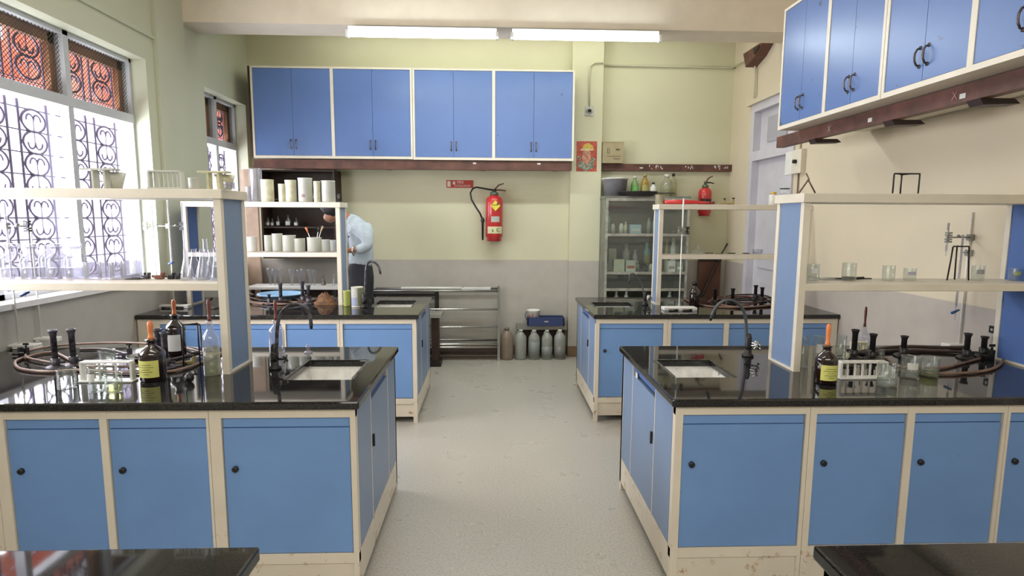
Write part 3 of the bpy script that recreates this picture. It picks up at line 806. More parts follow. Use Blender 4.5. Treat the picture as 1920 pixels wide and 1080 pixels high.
# ---- near left bench top
burners = [(105, 690, 619, 'tarnished bunsen burner nearest the left wall on near left bench'), (139, 686, 617, 'bunsen burner with brassy rim on near left bench')]
for a in burners: burner(a[0], a[1], a[2], a[3])
burner(299, 676, 617, 'dark bunsen burner just behind the front brown bottle on near left bench'); burner(312, 690, 623, 'black notched bunsen burner beside the brown bottles on near left bench')
hose([(58, 668), (40, 672), (28, 680), (40, 692), (90, 697), (150, 694), (250, 699), (330, 695), (380, 678), (420, 660)], .0075, 'long brown rubber hose curling along the front of near left bench')
hose(ell(215, 665, 165, 22, 18, .6, .03, frac=.93), .0065, 'big loop of brown rubber hose on near left bench, round the burners')
hose([(105, 660), (80, 662), (55, 668), (48, 672)], .0075, 'short brown hose end by the left wall of near left bench')
hose([(105, 661), (130, 674), (145, 684), (180, 688)], .007, 'brown hose running down from the left burner')
hose([(150, 655), (200, 655), (245, 665), (300, 676), (345, 668), (375, 655), (340, 650), (290, 648)], .0065, 'dark red hose twisted behind the beakers, near left bench', m=hose_dark)
beaker(127, 733, 692, 31, H, 'small glass beaker left of the white tube rack', sticker=None, mark=True)
beaker(185, 738, 686, 30, H, 'glass beaker with blue-lined sticker before the white tube rack', sticker=paper)
beaker(215, 740, 700, 29, H, 'glass beaker half full of yellowish liquid, near left bench', liquid=glassmat('yellowish liquid', (.86, .86, .60), .1), lv=.45)
tube_rack(197, 718, 677, 100, H, 'white plastic test tube rack at the front of near left bench', n=3)
beaker(203, 697, 656, 28, H, 'tall glass beaker behind the white rack on near left bench')
bottle(289, 718, 636, 45, H, 'amber glass bottle with yellow label and orange dropper, near left bench', amber, dropper=(orange_r, 602), lab=paper_y, printed=True)
bottle(332, 668, 590, 34, H, 'amber bottle with white label and orange dropper behind the front one', amber, dropper=(orange_r, 562), lab=paper)
bottle(399, 706, 602, 30, H, 'clear bottle of pale liquid beside the rack end, near left bench', glass_w, dropper=(dark_r, 560), liquid=(glassmat('pale green liquid', (.85, .86, .60), .1), .8))
bottle(520, 664, 600, 28, H, 'clear glass dropper bottle behind the tap on near left bench', glass_w, dropper=(dark_r, 562))
tripod(362, 690, 608, 32, H, 'thin black wire tripod behind the brown bottles', splay=.2)
t = thing('rubber_bung', 'round black rubber stopper lying on near left bench', 'stopper', tuple(at(356, 716, Z=H)))
M().tube([(0, 0, .022), (0, -.02, .022)], [.022, .018], 18).build('disc', black, t, world=False); M().tube([(0, -.02, .022), (0, -.024, .022)], [.009, .009], 12).build('hub', dark_metal, t, world=False)
def clip(px, py, label, m=None, z=H, s=1.0):
    p = on(px, py, z, .03); t = thing('boss_clamp', label, 'clamp', (p.x, p.y, z)); m = m or steel
    M().box(-.02*s, .02*s, -.01*s, .01*s, .0005, .018*s).box(.006*s, .02*s, -.01*s, .01*s, .018*s, .04*s).build('block', m, t, world=False, bevel=.002)
    M().tube([(-.05*s, 0, .009*s), (-.02*s, 0, .009*s)], .005*s, 8).build('shank', m, t, world=False)
    w = M().tube([(.013*s, 0, .04*s), (.013*s, 0, .055*s)], .004*s, 6); w.box(.013*s-.012*s, .013*s+.012*s, -.002, .002, .052*s, .062*s); w.build('wing_screw', dark_metal, t, world=False)
    return t
brass = mat('brassy metal', (.45, .38, .16), .4, .6)
clip(360, 682, 'brass boss clamp lying among the hoses, near left bench', brass); clip(238, 668, 'steel boss clamp tangled in the hoses of near left bench', bunsen_m, s=1.2); clip(45, 668, 'dark clamp at hose end by the left wall', dark_metal, s=1.2)
q = at(268, 672, Z=H)
t = thing('watch_glass', 'shiny metal dish lying within the hose loop, near left bench', 'dish', (q.x, q.y, H)); M().lathe([(0, .001), (.05, .001), (.075, .018), (.078, .018), (.052, -.0), (0, 0)], n=24).build('bowl', chrome, t, world=False)
st, p = ring_stand(36, 653, 418, 'white retort stand behind near left rack, left one', [(424, 28, 40)], .22)
burette(8, p.y-.02, 380, 560, 'glass burette with blue stopcock before the window, left picture edge', stop=mat('blue stopcock', (.04, .10, .32), .4))
st, p = ring_stand(78, 640, 425, 'white retort stand behind near left rack, right one', None, .20)
burette(40, 3.2, 470, 560, 'short glass burette with blue tip under near left rack', stop=MATS['blue stopcock'])
st, p = ring_stand(327, 577, 370, 'white retort stand at the window end of far left bench', [(424, 40, 24)], .26)
burette(284, p.y-.02, 385, 560, 'glass burette held left on far left bench stand'); burette(314, p.y-.03, 378, 506, 'glass burette with blue stopcock on far left bench stand', stop=MATS['blue stopcock']); burette(340, p.y-.02, 380, 560, 'glass burette held right on far left bench stand')

# ---- middle shelf, near left rack (z 1.352)
Z1 = 1.3525; Z2 = 1.8005
for px, w, l in ((28, 40, 'leftmost clear reagent bottle, near left middle shelf'), (65, 38, 'second clear reagent bottle from the left, near left shelf'), (112, 38, 'clear reagent bottle before the window mullion, near left shelf'), (146, 36, 'rightmost clear reagent bottle, near left middle shelf')):
    bottle(px, 521, 462, w, Z1, l, glass_w, body=.55, neck=.38, cap=glass_w, capname='stopper', neckh=.22, liquid=(glass_w, .6))
bottle(95, 516, 461, 30, Z1, 'slim clear bottle behind the others, near left shelf', glass_w, body=.6)
for px, w, pt, l in ((175, 28, 491, 'squat beaker right of the reagent bottles, near left shelf'), (200, 26, 492, 'hazy small beaker mid-way along near left shelf'), (222, 26, 492, 'hazy beaker left of the tall one, near left shelf'), (248, 34, 488, 'wide glass beaker left of the clutter, near left shelf')):
    beaker(px, 524, pt, w, Z1, l, m=glass_w)
for i, (px, w) in enumerate(((352, 22), (366, 22), (382, 24), (398, 22), (407, 18))):
    flask(px, 526 if i % 2 == 0 else 521, 467, w*1.1, Z1, 'tall conical glass flask in the cluster beside the blue rack end', group='conical flasks on near left shelf')
flask(388, 516, 448, 20, Z1, 'small clear flask rising behind the conical flask cluster')
for px, pw, mt, l in ((250, 26, grime, 'flat grey wire gauze on near left shelf'), (272, 16, bunsen_m, 'small grey clamp heap on near left shelf'), (296, 24, mat('rusty metal', (.20, .07, .04), .6), 'rust-coloured boss clamp on near left shelf'), (318, 18, dark_metal, 'dark boss clamp on near left shelf'), (331, 14, black, 'black round stopper beside the conical flasks')):
    q = on(px, 524, Z1, .04); w = pw*q.y/FPX/2
    t = thing('boss_clamp' if pw != 26 else 'wire_gauze', l, 'clamp' if pw != 26 else 'gauze', (q.x, q.y+.02, Z1))
    if pw == 26: M().box(-w, w, -.03, .03, .0005, .004).build('mesh_square', mt, t, world=False); M().lathe([(0, .004), (w*.6, .004), (w*.5, .008), (0, .008)], n=14).build('centre_disc', mt, t, world=False)
    else:
        M().box(-w*.7, w*.6, -.012, .012, .0005, .02).box(w*.2, w*.7, -.012, .012, .02, .034).build('block', mt, t, world=False, bevel=.004)
        M().tube([(-w*1.2, .004, .014), (-w*.4, .0, .012)], .006, 8).build('screw', mt, t, world=False)

# ---- top shelf, near left rack (z 1.80)
def funnel_rack(px, pyb, pyt, pw, z, label, m, mf):
    p = on(px, pyb, z, .08); w = pw*p.y/FPX; h = at(px, pyt, Y=p.y+.03).z-z
    t = thing('funnel_rack', label, 'rack', (p.x, p.y+.04, z+.0005))
    M().box(-w/2, w/2, -.03, .03, h-.008, h).build('top_board', m, t, world=False)
    for s in (-1, 1): M().box(s*w*.18-.005, s*w*.18+.005, -.02, .02, 0, h-.008).build('leg', m, t, world=False)
    M().lathe([(0, .0), (w*.22, 0), (w*.30, h*.5), (w*.36, h*.86), (w*.33, h*.86), (w*.2, .006), (0, .006)], (w*.12, .065, 0), n=18).build('cup', mf, t, world=False)
    return t
funnel_rack(180, 350, 316, 58, Z2, 'grey plastic cup under a white board, top of near left rack', grey_pl, grey_pl)
tube_rack(307, 350, 320, 62, Z2, 'white test tube rack on top of near left rack', n=7, m=grey_pl)
funnel_rack(396, 352, 321, 52, Z2, 'cream plastic cup rack at the aisle end, top of near left rack', cream_pl, cream_pl)
beaker(365, 350, 334, 22, Z2, 'small beaker left of the cream cup rack, top shelf', m=grey_pl, lip=True)
beaker(430, 352, 342, 20, Z2, 'shallow clear dish at the end of near left rack top', m=glass_w)

# ---- far left rack: white plastic jars on top (z 1.80)
for px, pt, w, mt, l in ((462+6, 350, 18, glass_w, 'narrow glass cylinder left end, top of far left rack'), (481, 316, 26, glass_w, 'tall glass cylinder, left end of far left rack top'), (502, 337, 27, cream_pl, 'cream plastic beaker, first jar right of the glass cylinders'), (530, 345, 16, cream_pl, 'short cream beaker left of the centre, far left rack top'), (546, 338, 24, cream_pl, 'cream beaker with vertical streaks, far left rack top'), (573, 334, 30, grey_pl, 'largest off-white beaker with small emblem, far left rack top'), (595, 340, 15, cream_pl, 'narrow cream beaker behind the largest one'), (616, 339, 30, grey_pl, 'off-white ribbed beaker at right end of far left rack top')):
    t = beaker(px, 373 if w != 15 else 371.5, pt, w, Z2, l, m=mt)
    if w == 30 and px == 573: patch(.082 if False else (w/2*(at(px, 373, Z=Z2).y+.02)/FPX)+.001, -.25, .2, .04, .065).build('emblem', mat('pink grey ink', (.35, .2, .2), .6), t, world=False)
# middle shelf far left (z 1.362)
Z3 = 1.3625
hz = glassmat('hazy plastic', (.85, .84, .72), .35)
t = beaker(471, 467, 444, 19, Z3, 'white enamel mug at left end of far left middle shelf', m=white_pl, name='mug', cat='mug'); M().tube([(-.045, 0, .08), (-.07, 0, .07), (-.07, 0, .04), (-.045, 0, .03)], .005, 6).build('handle', white_pl, t, world=False)
for px, pt, w, l in ((504, 441, 14, 'hazy plastic beaker right of the wood board, far left shelf'), (521, 438, 18, 'hazy jug-shaped beaker, far left shelf'), (543, 441, 23, 'widest hazy yellowish beaker, far left shelf'), (562, 447, 20, 'beaker just left of the brush holder, far left shelf'), (610, 449, 17, 'plain beaker just right of the brush holder'), (624, 450, 12, 'narrow beaker at right end of far left shelf')):
    beaker(px, 471, pt, w, Z3, l, m=hz)
bh = beaker(590, 471, 445, 25, Z3, 'hazy beaker holding brushes on far left shelf', m=hz)
for dx, tp, mt, l in ((-.035, .16, orange_r, 'orange-tipped brush leaning left in the beaker'), (.028, .17, black, 'black brush leaning right in the beaker'), (.045, .17, mat('tan bristle', (.45, .33, .2), .7), 'tan round brush in the beaker, far left shelf')):
    t = thing('brush', l, 'brush', (bh.location.x, bh.location.y, Z3+.008))
    M().tube([(dx*.1, 0, 0), (dx*1.4, -.01, tp)], .0035, 6).build('stem', white_pl, t, world=False); M().tube([(dx*1.4, -.01, tp), (dx*1.9, -.012, tp+.05)], [.006, .011], 8).build('tuft', mt, t, world=False)
# far left bench top
burner(527, 568, 531, 'left bunsen burner of the three on far left bench', pw=6); burner(568, 566, 527, 'middle bunsen burner of the three on far left bench', pw=6); burner(579, 570, 535, 'right bunsen burner of the three on far left bench', pw=6)
hose([(463, 548), (485, 556), (520, 563), (560, 566), (600, 560), (625, 556)], .008, 'brown hose sweeping across far left bench')
hose(ell(528, 560, 62, 10, 16, 0, .06), .007, 'coiled brown hose on far left bench, outer loop'); hose(ell(520, 556, 52, 8, 14, 1, .06, .012), .007, 'dark coiled hose on far left bench', m=hose_dark); hose(ell(512, 564, 48, 7, 14, 2, .06, .004), .007, 'brown coiled hose on far left bench, inner loop')
hose([(398, 558), (390, 564), (388, 572), (400, 578), (412, 575)], .006, 'dark hose end seen through near left rack', m=hose_dark)
hose([(700/1+0, 0)] if False else [(452, 553), (462, 556), (474, 560), (490, 566)], .008, 'black hose draped at left of far left bench', m=black)
t = thing('tin_can', 'paper-labelled tin can standing on far left bench by the sink', 'can', tuple(at(668, 577, Z=H)+Vector((0, .055, .0005))))
r = 11.2*5.0/FPX; hh = at(668, 538, Y=t.location.y).z-H
M().lathe([(0, 0), (r, 0), (r*1.03, .003), (r, .006), (r, hh-.006), (r*1.03, hh-.003), (r, hh), (r*.95, hh), (r*.95, hh-.006), (0, hh-.006)], n=24).build('can_body', mat('cream tin', (.66, .64, .50), .4), t, world=False)
patch(r*1.01, -1.4, .2, .012, hh*.5).build('label', mat('blue grey print', (.35, .38, .50), .5), t, world=False); patch(r*1.01, .25, 1.4, .012, hh-.012).build('label', mat('olive print', (.28, .30, .17), .5), t, world=False); patch(r*1.01, -1.4, .2, hh*.52, hh-.012).build('label', mat('pale grey print', (.55, .55, .5), .5), t, world=False)
lw = [c for c in t.children if c.name.startswith('label')][0]
t = beaker(651, 575, 545, 13, H, 'green plastic measuring jug beside the rack end, far left bench', m=mat('yellow green plastic', (.42, .46, .12), .4, var=.1), name='jug', cat='jug')
cr = thing('crumpled_cloth', 'crumpled brown rag on far left bench beside the hoses', 'cloth', tuple(at(608, 572, Z=H)+Vector((0, .05, 0))))
m = M(); nn = 16; vs = [(0, 0, .105)]; 
for i in range(1, 8):
    for k in range(nn):
        a = 2*PI*k/nn; f = i/7; vs.append((.11*f*math.cos(a)*(1+random.uniform(-.12, .12)), .06*f*math.sin(a), max(.001, .105*math.cos(f*PI/2)*(1+random.uniform(-.3, .2)))))
fs = [(0, 1+k, 1+(k+1) % nn) for k in range(nn)]
for i in range(6):
    for k in range(nn): fs.append((1+i*nn+k, 1+i*nn+(k+1) % nn, 1+(i+1)*nn+(k+1) % nn, 1+(i+1)*nn+k))
m.add(vs, fs, True); m.build('folds', mat('brown rag', (.22, .11, .05), .9, var=.3, scale=30), cr, world=False)
burner(505, 571, 552, 'small dark burner lying low on far left bench', pw=5)

# ---- near right bench top
bottle(1546, 723, 648, 42, H, 'amber bottle with yellow label and long orange dropper, near right bench', amber, dropper=(orange_r, 607), lab=paper_y, printed=True)
for px, pyb, pyt, pw, l, st in ((1505, 690, 632, 19, 'tall beaker closest to the rack post, near right bench', 0), (1532, 688, 630, 19, 'tall beaker with white sticker left of the amber bottle', 1), (1575, 678, 628, 19, 'tall beaker just right of the amber bottle', 0)):
    beaker(px, pyb, pyt, pw, H, l, sticker=paper if st else None)
tube_rack(1622, 712, 677, 100, H, 'white plastic test tube rack at the front of near right bench', n=6)
beaker(1662, 729, 682, 36, H, 'beaker of clear water right of the white rack, near right bench', liquid=glassmat('water', (.93, .95, .95), .12), lv=.3)
beaker(1704, 713, 668, 32, H, 'beaker with white sticker in the near right pair', sticker=paper, liquid=MATS.get('x') or glassmat('water b', (.93, .95, .95), .12), lv=.3)
beaker(1741, 711, 669, 32, H, 'beaker of yellow-green liquid, right of the near right pair', liquid=glassmat('yellow green liquid', (.80, .80, .50), .12), lv=.35, sticker=None)
tube_rack(1614, 662, 641, 28, H, 'small cream tube rack behind the first burner, near right bench', n=4, m=cream_pl)
beaker(1629, 676, 655, 14, H, 'small beaker left of the pair behind the white rack'); beaker(1651, 677, 655, 12, H, 'narrow tube behind the white rack, near right bench')
for i, (px, pyb, pyt, l) in enumerate(((1600, 672, 618, 'black bunsen burner leftmost on near right bench'), (1634, 675, 626, 'black bunsen burner behind the white rack, near right bench'), (1693, 668, 630, 'bunsen burner with brassy rim, middle of near right bench'), (1811, 672, 625, 'greenish bunsen burner before the wall stand, near right bench'), (1843, 668, 631, 'bunsen burner right of the greenish one'), (1890, 672, 623, 'dark bunsen burner before the blue panel, right picture edge'))):
    burner(px, pyb, pyt, l, col=dark_metal)
bottle(1618, 652, 612, 22, H, 'small clear dropper bottle with brown bulb, back of near right bench', glass_w, body=.5, dropper=(dark_r, 575))
hose([(1870, 650), (1882, 672), (1860, 692), (1800, 700), (1740, 700), (1700, 695), (1680, 692)], .0075, 'brown hose curving along the right side of near right bench')
hose([(1605, 662), (1640, 655), (1700, 650), (1770, 652), (1840, 652), (1880, 656)], .011, 'thick brown hose laid across the back of near right bench', m=hose_dark)
hose([(1603, 664), (1660, 658), (1720, 657), (1800, 660), (1862, 664)], .010, 'second dark hose across the back of near right bench', m=hose_dark)
hose([(1630, 668), (1660, 672), (1690, 688), (1760, 690), (1800, 682), (1838, 672)], .007, 'brown hose running between the burners, near right bench')
hose([(1603, 665), (1570, 668), (1562, 676), (1575, 684), (1600, 686)], .006, 'dark hose end left of the white rack, near right bench', m=hose_dark)
clip(1852, 674, 'dark boss clamp in the hose loop, near right bench', dark_metal, s=1.4); clip(1585, 673, 'pale clamp resting on the hose, near right bench', cream_pl, s=.9)
st, p = ring_stand(1797, 652, 398, 'white retort stand with two steel clamps behind near right rack', [(445, 46, 6), (474, 4, 48)], .17)
burette(1779, p.y-.016, 418, 480, 'short burette in upper left clamp behind near right rack'); burette(1806, p.y-.06, 440, 600, 'glass burette with blue stopcock before right wall', stop=mat('bright blue stopcock', (.03, .16, .40), .35)); burette(1874, p.y-.016, 412, 600, 'burette with brown scale strip at right picture edge', m=glassmat('amber tinted glass', (.8, .62, .45), .1))
# middle shelf near right (z 1.352)
for px, pt, w, l, s in ((1523, 495, 23, 'squat beaker with label next to the rack post, near right shelf', paper), (1591, 493, 25, 'beaker with dark residue, second on near right shelf', None), (1665, 498, 22, 'middle beaker with a grey mark, near right shelf', None), (1705, 503, 22, 'beaker with lilac sticker, near right shelf', mat('lilac sticker', (.5, .46, .58), .6)), (1832, 498, 22, 'beaker just right of the tripod, near right shelf', mat('grey sticker', (.35, .35, .36), .6)), (1902, 503, 20, 'greenish beaker at right picture edge, near right shelf', mat('green sticker', (.40, .45, .2), .6))):
    beaker(px, 527, pt, w, Z1, l, sticker=s, liquid=glassmat('dark residue', (.3, .28, .22), .05) if px == 1591 else None, lv=.2)
tripod(1798, 528, 461, 32, Z1, 'black iron tripod with splayed legs on near right middle shelf', splay=.35)
t = thing('tongs', 'dark metal tongs lying behind the second beaker, near right shelf', 'tongs', tuple(on(1600, 524, Z1, .055)))
for dy in (0, .012): M().tube([(-.15, dy, .004), (-.03, dy*2, .005), (.10, dy*.3, .005)], .0032, 6).build('arm', black, t, world=False)
M().tube([(.02, .005, .006), (.06, .005, .008)], .007, 8).build('grip', black, t, world=False)
q = on(1560, 522, Z1, .08)
t = thing('wire_gauze', 'grey wire gauze square lying on near right middle shelf', 'gauze', (q.x, q.y+.03, Z1)); M().box(-.06, .06, -.05, .05, .0005, .003).build('mesh_square', steel, t, world=False); M().lathe([(0, .003), (.035, .003), (.03, .006), (0, .006)], n=18).build('centre_disc', mat('asbestos white', (.55, .54, .5), .8), t, world=False)
tripod(1701, 363, 324, 50, Z2, 'small black tripod on top of near right rack')
t = thing('crucible_tongs', 'brown metal tongs standing like an inverted V on near right rack top', 'tongs', tuple(on(1515, 362, Z2, .055)))
k_ = 2.9/FPX
M().tube([(-17*k_, 0, .004), (0, 0, 27*k_), (-6*k_, 0, 37*k_)], .004, 6).build('arm', mat('brown tarnished steel', (.17, .12, .09), .45, .6), t, world=False); M().tube([(15*k_, 0.006, .004), (-1*k_, 0.006, 27*k_)], .004, 6).build('arm', MATS['brown tarnished steel'], t, world=False)
q = at(1471, 368, Z=Z2)
bottle(1471, 364, 354, 17, Z2, 'low clear jar with black cap on near right rack corner', glass, body=.8, neck=.8, cap=black, capname='cap')
bottle(1449, 385, 362, 16, Z2, 'white bottle with yellow cap on far right rack top', white_pl, body=.8, neck=.5, cap=mat('yellow cap', (.75, .48, .06), .4))
# ---- far right rack & bench
t = thing('reagent_cup', 'small glass inkwell-shaped jar on far right middle shelf', 'jar', tuple(on(1309, 473, Z1, .055)))
M().lathe([(0, 0), (.05, 0), (.055, .01), (.05, .035), (.018, .045), (0, .045)], n=18).build('body', glass, t, world=False); M().lathe([(0, .045), (.012, .045), (.014, .06), (.012, .075), (0, .078)], n=12).build('stopper', glass_w, t, world=False)
t = thing('file_tool', 'black-handled file leaning up from far right middle shelf', 'tool', tuple(on(1353, 473, Z1, .055)))
M().tube([(0, 0, .0), (.05, 0, .095)], [.007, .010], 8).build('handle', black, t, world=False); M().tube([(-.06, 0, .0), (0, 0, .0)], .004, 6).build('blade', dark_metal, t, world=False)
for px, w, l, c in ((1333, 18, 'flat grey dish left of the leaning file', grime), (1375, 16, 'flat dark disc right of the leaning file', dark_metal), (1402, 15, 'thin dark lid, right part of far right shelf', dark_metal), (1425, 20, 'clear glass dish at right end of far right shelf', glass_w)):
    q = on(px, 474, Z1, .05); r = w/2*5.1/FPX
    hh = .006 if c is not glass_w else .04
    t = thing('dish', l, 'dish', (q.x, q.y+r, Z1+.0005)); M().lathe([(0, 0), (r*.9, 0), (r, hh), (r*.93, hh), (r*.85, .003), (0, .003)], n=20).build('plate', c, t, world=False); M().lathe([(0, .003), (r*.3, .003), (r*.25, .005), (0, .005)], n=10).build('knob', c, t, world=False)
clip(1356, 383, 'small steel clamp on far right rack top, left one', brass, z=Z2, s=.9); clip(1372, 382, 'small steel clamp on far right rack top, right one', brass, z=Z2, s=1.0)
t = thing('red_tube', 'red rubber tube lying on far right rack top', 'tube', tuple(on(1290, 378, Z2, .055)))
k_ = 5.1/FPX
M().tube([(-45*k_, 0, .02), (-10*k_, 0, .022), (25*k_, 0, .018), (44*k_, 0, .016)], [.018, .022, .014, .010], 10).build('sleeve', red_m, t, world=False); M().tube([(44*k_, 0, .016), (50*k_, 0, .016)], .014, 10).build('collar', dark_r, t, world=False)
t = beaker(1237, 383, 366, 17, Z2, 'dull tin with lid on the aisle end of far right rack top', m=mat('dull brass tin', (.42, .38, .26), .45, .3), name='tin', cat='tin')
st, p = ring_stand(1273, 581, 430, 'white retort stand at the front edge of far right bench', [(432, 6, 9)], .285, base_d=.10)
burette(1282, p.y-.016, 372, 445, 'white glass burette held above far right bench stand', m=white_pl)
bottle(1301, 575, 532, 19, H, 'dark amber reagent bottle on far right bench among the hoses', amber, cap=black)
for px, pyb, pyt, l in ((1340, 572, 541, 'leftmost bunsen burner on far right bench'), (1373, 570, 541, 'second bunsen burner from left, far right bench'), (1416, 562, 535, 'bunsen burner third from left, far right bench'), (1428, 566, 539, 'rightmost bunsen burner on far right bench')):
    burner(px, pyb, pyt, l, pw=6, col=dark_metal)
hose([(1283, 560), (1300, 568), (1340, 575), (1400, 576), (1445, 572)], .008, 'brown hose along the front of far right bench'); hose(ell(1400, 566, 58, 10, 16, 0, .06), .008, 'brown hose coil on far right bench, outer loop'); hose(ell(1402, 560, 46, 8, 14, 1, .06, .014), .008, 'dark hose coil on far right bench', m=hose_dark); hose(ell(1380, 564, 50, 8, 14, 2, .08, .006), .007, 'red-brown hose coil on far right bench', m=dark_r)

t = thing('glass_stopper', 'small clear glass stopper standing on near left bench behind the sink', 'stopper', tuple(at(576, 663, Z=H)+Vector((0, .02, .0005))))
M().lathe([(0, 0), (.022, 0), (.024, .006), (.010, .010), (.008, .024), (.013, .030), (.013, .040), (0, .044)], n=14).build('stem', glass_w, t, world=False); M().lathe([(0, .044), (.010, .044), (.008, .050), (0, .052)], n=12).build('tip', glass_w, t, world=False)
# ------------------------------------------------------------------ things along the back wall
hu = thing('wooden_hutch', 'dark brown open wooden hutch on back wall behind the far left rack', 'shelf unit', (-2.1, 6.75, 1.2))
x0, x1, y0, y1, z0, z1 = -2.60, -1.77, 6.62, 6.918, 1.20, 2.20
M().box(x0, x1, 6.905, y1, z0, z1).build('back_board', dark_wood, hu)
for x in (x0, x1-.02): M().box(x, x+.02, y0, 6.905, z0, z1).build('side_board', dark_wood, hu)
for z in (z0, 1.545, 1.86, z1-.02): M().box(x0+.02, x1-.02, y0, 6.905, z, z+.018).build('shelf', dark_wood, hu)
bd = thing('wooden_board', 'pale plywood board standing against back wall, left of the hutch', 'board', (-2.66, 6.55, .95))
M().box(-2.72, -2.585, 6.50, 6.53, .0, 2.19).build('panel', ply, bd); M().box(-2.78, -2.725, 6.53, 6.56, 0, 2.19).build('batten', mat('pale batten', (.55, .45, .36), .6), bd)
for i, (px, w, h, l) in enumerate(((503, 8, .10, 'leftmost small bottle on the hutch shelf'), (511, 7, .09, 'second small bottle on the hutch shelf'), (522, 8, .12, 'small bottle with white label on the hutch shelf'), (541, 11, .13, 'round flask with grey label on the hutch shelf'), (556, 9, .10, 'rightmost small flask on the hutch shelf'))):
    q = at(px, 424, Y=6.72); r = w/2*6.7/FPX
    t = thing('bottle', l, 'bottle', (q.x, 6.72, 1.5635)); M().lathe([(0, 0), (r, 0), (r, h*.5), (r*.4, h*.7), (r*.4, h), (0, h)], n=14).build('body', mat('dim glass', (.10, .10, .10), .15, var=.2), t, world=False); patch(r*1.03, -.8, .8, h*.12, h*.45).build('label', paper, t, world=False)
for i in range(6):
    x = -2.42+.13*i; t = thing('glass_tumbler', 'small upturned glass on the top shelf of the dark hutch', 'glass', (x, 6.74, 1.8785), 'glasses on the hutch top shelf'); M().lathe([(.022, 0), (.030, .06), (.028, .06), (.02, .003), (0, .003)], n=14).build('cup', glass_w, t, world=False)
# white table with upturned flasks
tb = thing('white_table', 'white-topped table behind far left rack carrying upturned flasks', 'table', (-2.1, 6.35, 0))
M().box(-2.62, -1.62, 6.12, 6.46, .905, .93).build('table_top', mat('bright white top', (.88, .88, .86), .3, var=.02), tb)
for x in (-2.56, -1.70):
    for y in (6.15, 6.41): M().box(x, x+.03, y, y+.03, 0, .905).build('leg', dark_metal, tb)
M().box(-2.56, -1.67, 6.44, 6.455, .1, .905).build('back_panel', dark_wood, tb)
for px, pt, w in ((507, 503, 11), (516, 505, 12), (527, 504, 11), (548, 505, 12), (563, 506, 12), (570, 504, 11), (583, 505, 12), (590, 506, 10)):
    flask(px, 536, pt, w, .9305, 'upturned glass flask on the white table behind far left rack', group='upturned flasks on the white table', flip=True, y=6.32)
flask(627, 536, 514, 7, .9305, 'narrow bottle at the right end of the white table', y=6.30)
flask(607, 536, 515, 9, .9305, 'small amber-tinted flask right of centre on the white table', y=6.32, m=glassmat('smoky glass', (.5, .42, .35), .1))
tr = thing('blue_tray', 'pale blue plastic basin behind the hoses of far left bench', 'basin', (-2.03, 5.62, .80))
q0 = at(527, 545, Y=5.42)
tr.location = (q0.x, 5.42, H+.0005)
M().lathe([(0, 0), (.14, 0), (.19, .055), (.205, .06), (.185, .055), (.13, .006), (0, .006)], n=28).build('bowl', mat('pale blue plastic', (.32, .55, .80), .4, var=.04), tr, world=False)
M().lathe([(.198, .058), (.212, .060), (.212, .054), (.2, .05)], n=28).build('rim', mat('pale blue rim', (.42, .62, .82), .4, var=.04), tr, world=False)

# fire extinguisher with hose
def extinguisher(px, pyb, pyt, pw, Y, label, detailed):
    b = at(px, pyb, Y=Y); h = at(px, pyt, Y=Y).z-b.z; r = pw/2*Y/FPX
    t = thing('fire_extinguisher', label, 'fire extinguisher', (b.x, Y, b.z))
    M().lathe([(0, 0), (r*.85, 0), (r*.86, r*.4), (r, r*.55), (r, h-r*.8), (r*.92, h-r*.4), (r*.6, h-r*.08), (r*.35, h), (0, h)], n=28).build('cylinder', red_m, t, world=False)
    M().lathe([(0, h-.004), (r*.48, h-.004), (r*.48, h+.03), (r*.25, h+.035), (r*.25, h+.07), (0, h+.07)], n=18).build('valve', mat('green grey brass', (.14, .17, .12), .4, .6), t, world=False)
    M().tube([(0, 0, h+.06), (r*.5, 0, h+.115), (r*1.1, 0, h+.135)], [.009, .008, .006], 8).build('lever', dark_r, t, world=False)
    M().tube([(0, 0, h+.06), (r*.8, 0, h+.06), (r*1.35, 0, h+.05)], [.009, .008, .006], 8).build('carry_handle', dark_r if detailed else black, t, world=False)
    M().box(-.02, .02, r*.9, 6.92-Y, h*.55, h*.7).build('wall_bracket', dark_metal, t, world=False)
    return t, b, h, r
t, b, h, r = extinguisher(926.5, 452, 366, 32, 6.79, 'large red fire extinguisher hanging on back wall with black hose', True)
pts = [Vector((0, 0, h+.055))]
for px, py in ((905, 353), (893, 351), (886, 354), (882, 362), (884, 374), (892, 388), (900, 400), (904, 410)):
    q = at(px, py, Y=6.79); pts.append(q-b)
M().tube(pts, .010, 8).build('hose', black, t, world=False)
q = at(905, 413, Y=6.79)-b; q2 = at(905.5, 450, Y=6.79)-b
M().lathe([(0, .03), (.012, .03), (.026, .0), (.014, -.03), (.011, q2.z-q.z), (0, q2.z-q.z)], tuple(q), n=14).build('nozzle', dark_metal, t, world=False)
yl = mat('warning yellow', (.78, .68, .06), .5, var=.03)
def flatat(px0, py0, px1, py1, y):
    a = at(px0, py0, Y=6.79)-b; c = at(px1, py1, Y=6.79)-b
    return a.x, c.x, c.z, a.z
xa, xb, za, zb = flatat(920, 376, 938, 396, 0); cx, cz = (xa+xb)/2, (za+zb)/2
dm = M().add([(xa, -r-.003, cz), (cx, -r-.003, za), (xb, -r-.003, cz), (cx, -r-.003, zb)], [(0, 1, 2, 3)]).build('warning_diamond', yl, t, world=False)
M().box(xa+.015, xb-.015, -r-.005, -r-.0035, cz+.004, cz+.010).box(cx+.014, cx+.035, -r-.005, -r-.0035, cz+.014, cz+.03).build('symbol', ink, dm, world=False)
patch(r*1.01, -.35, .65, h*.42, h*.54).build('data_plate', mat('pale green plate', (.50, .55, .47), .5), t, world=False)
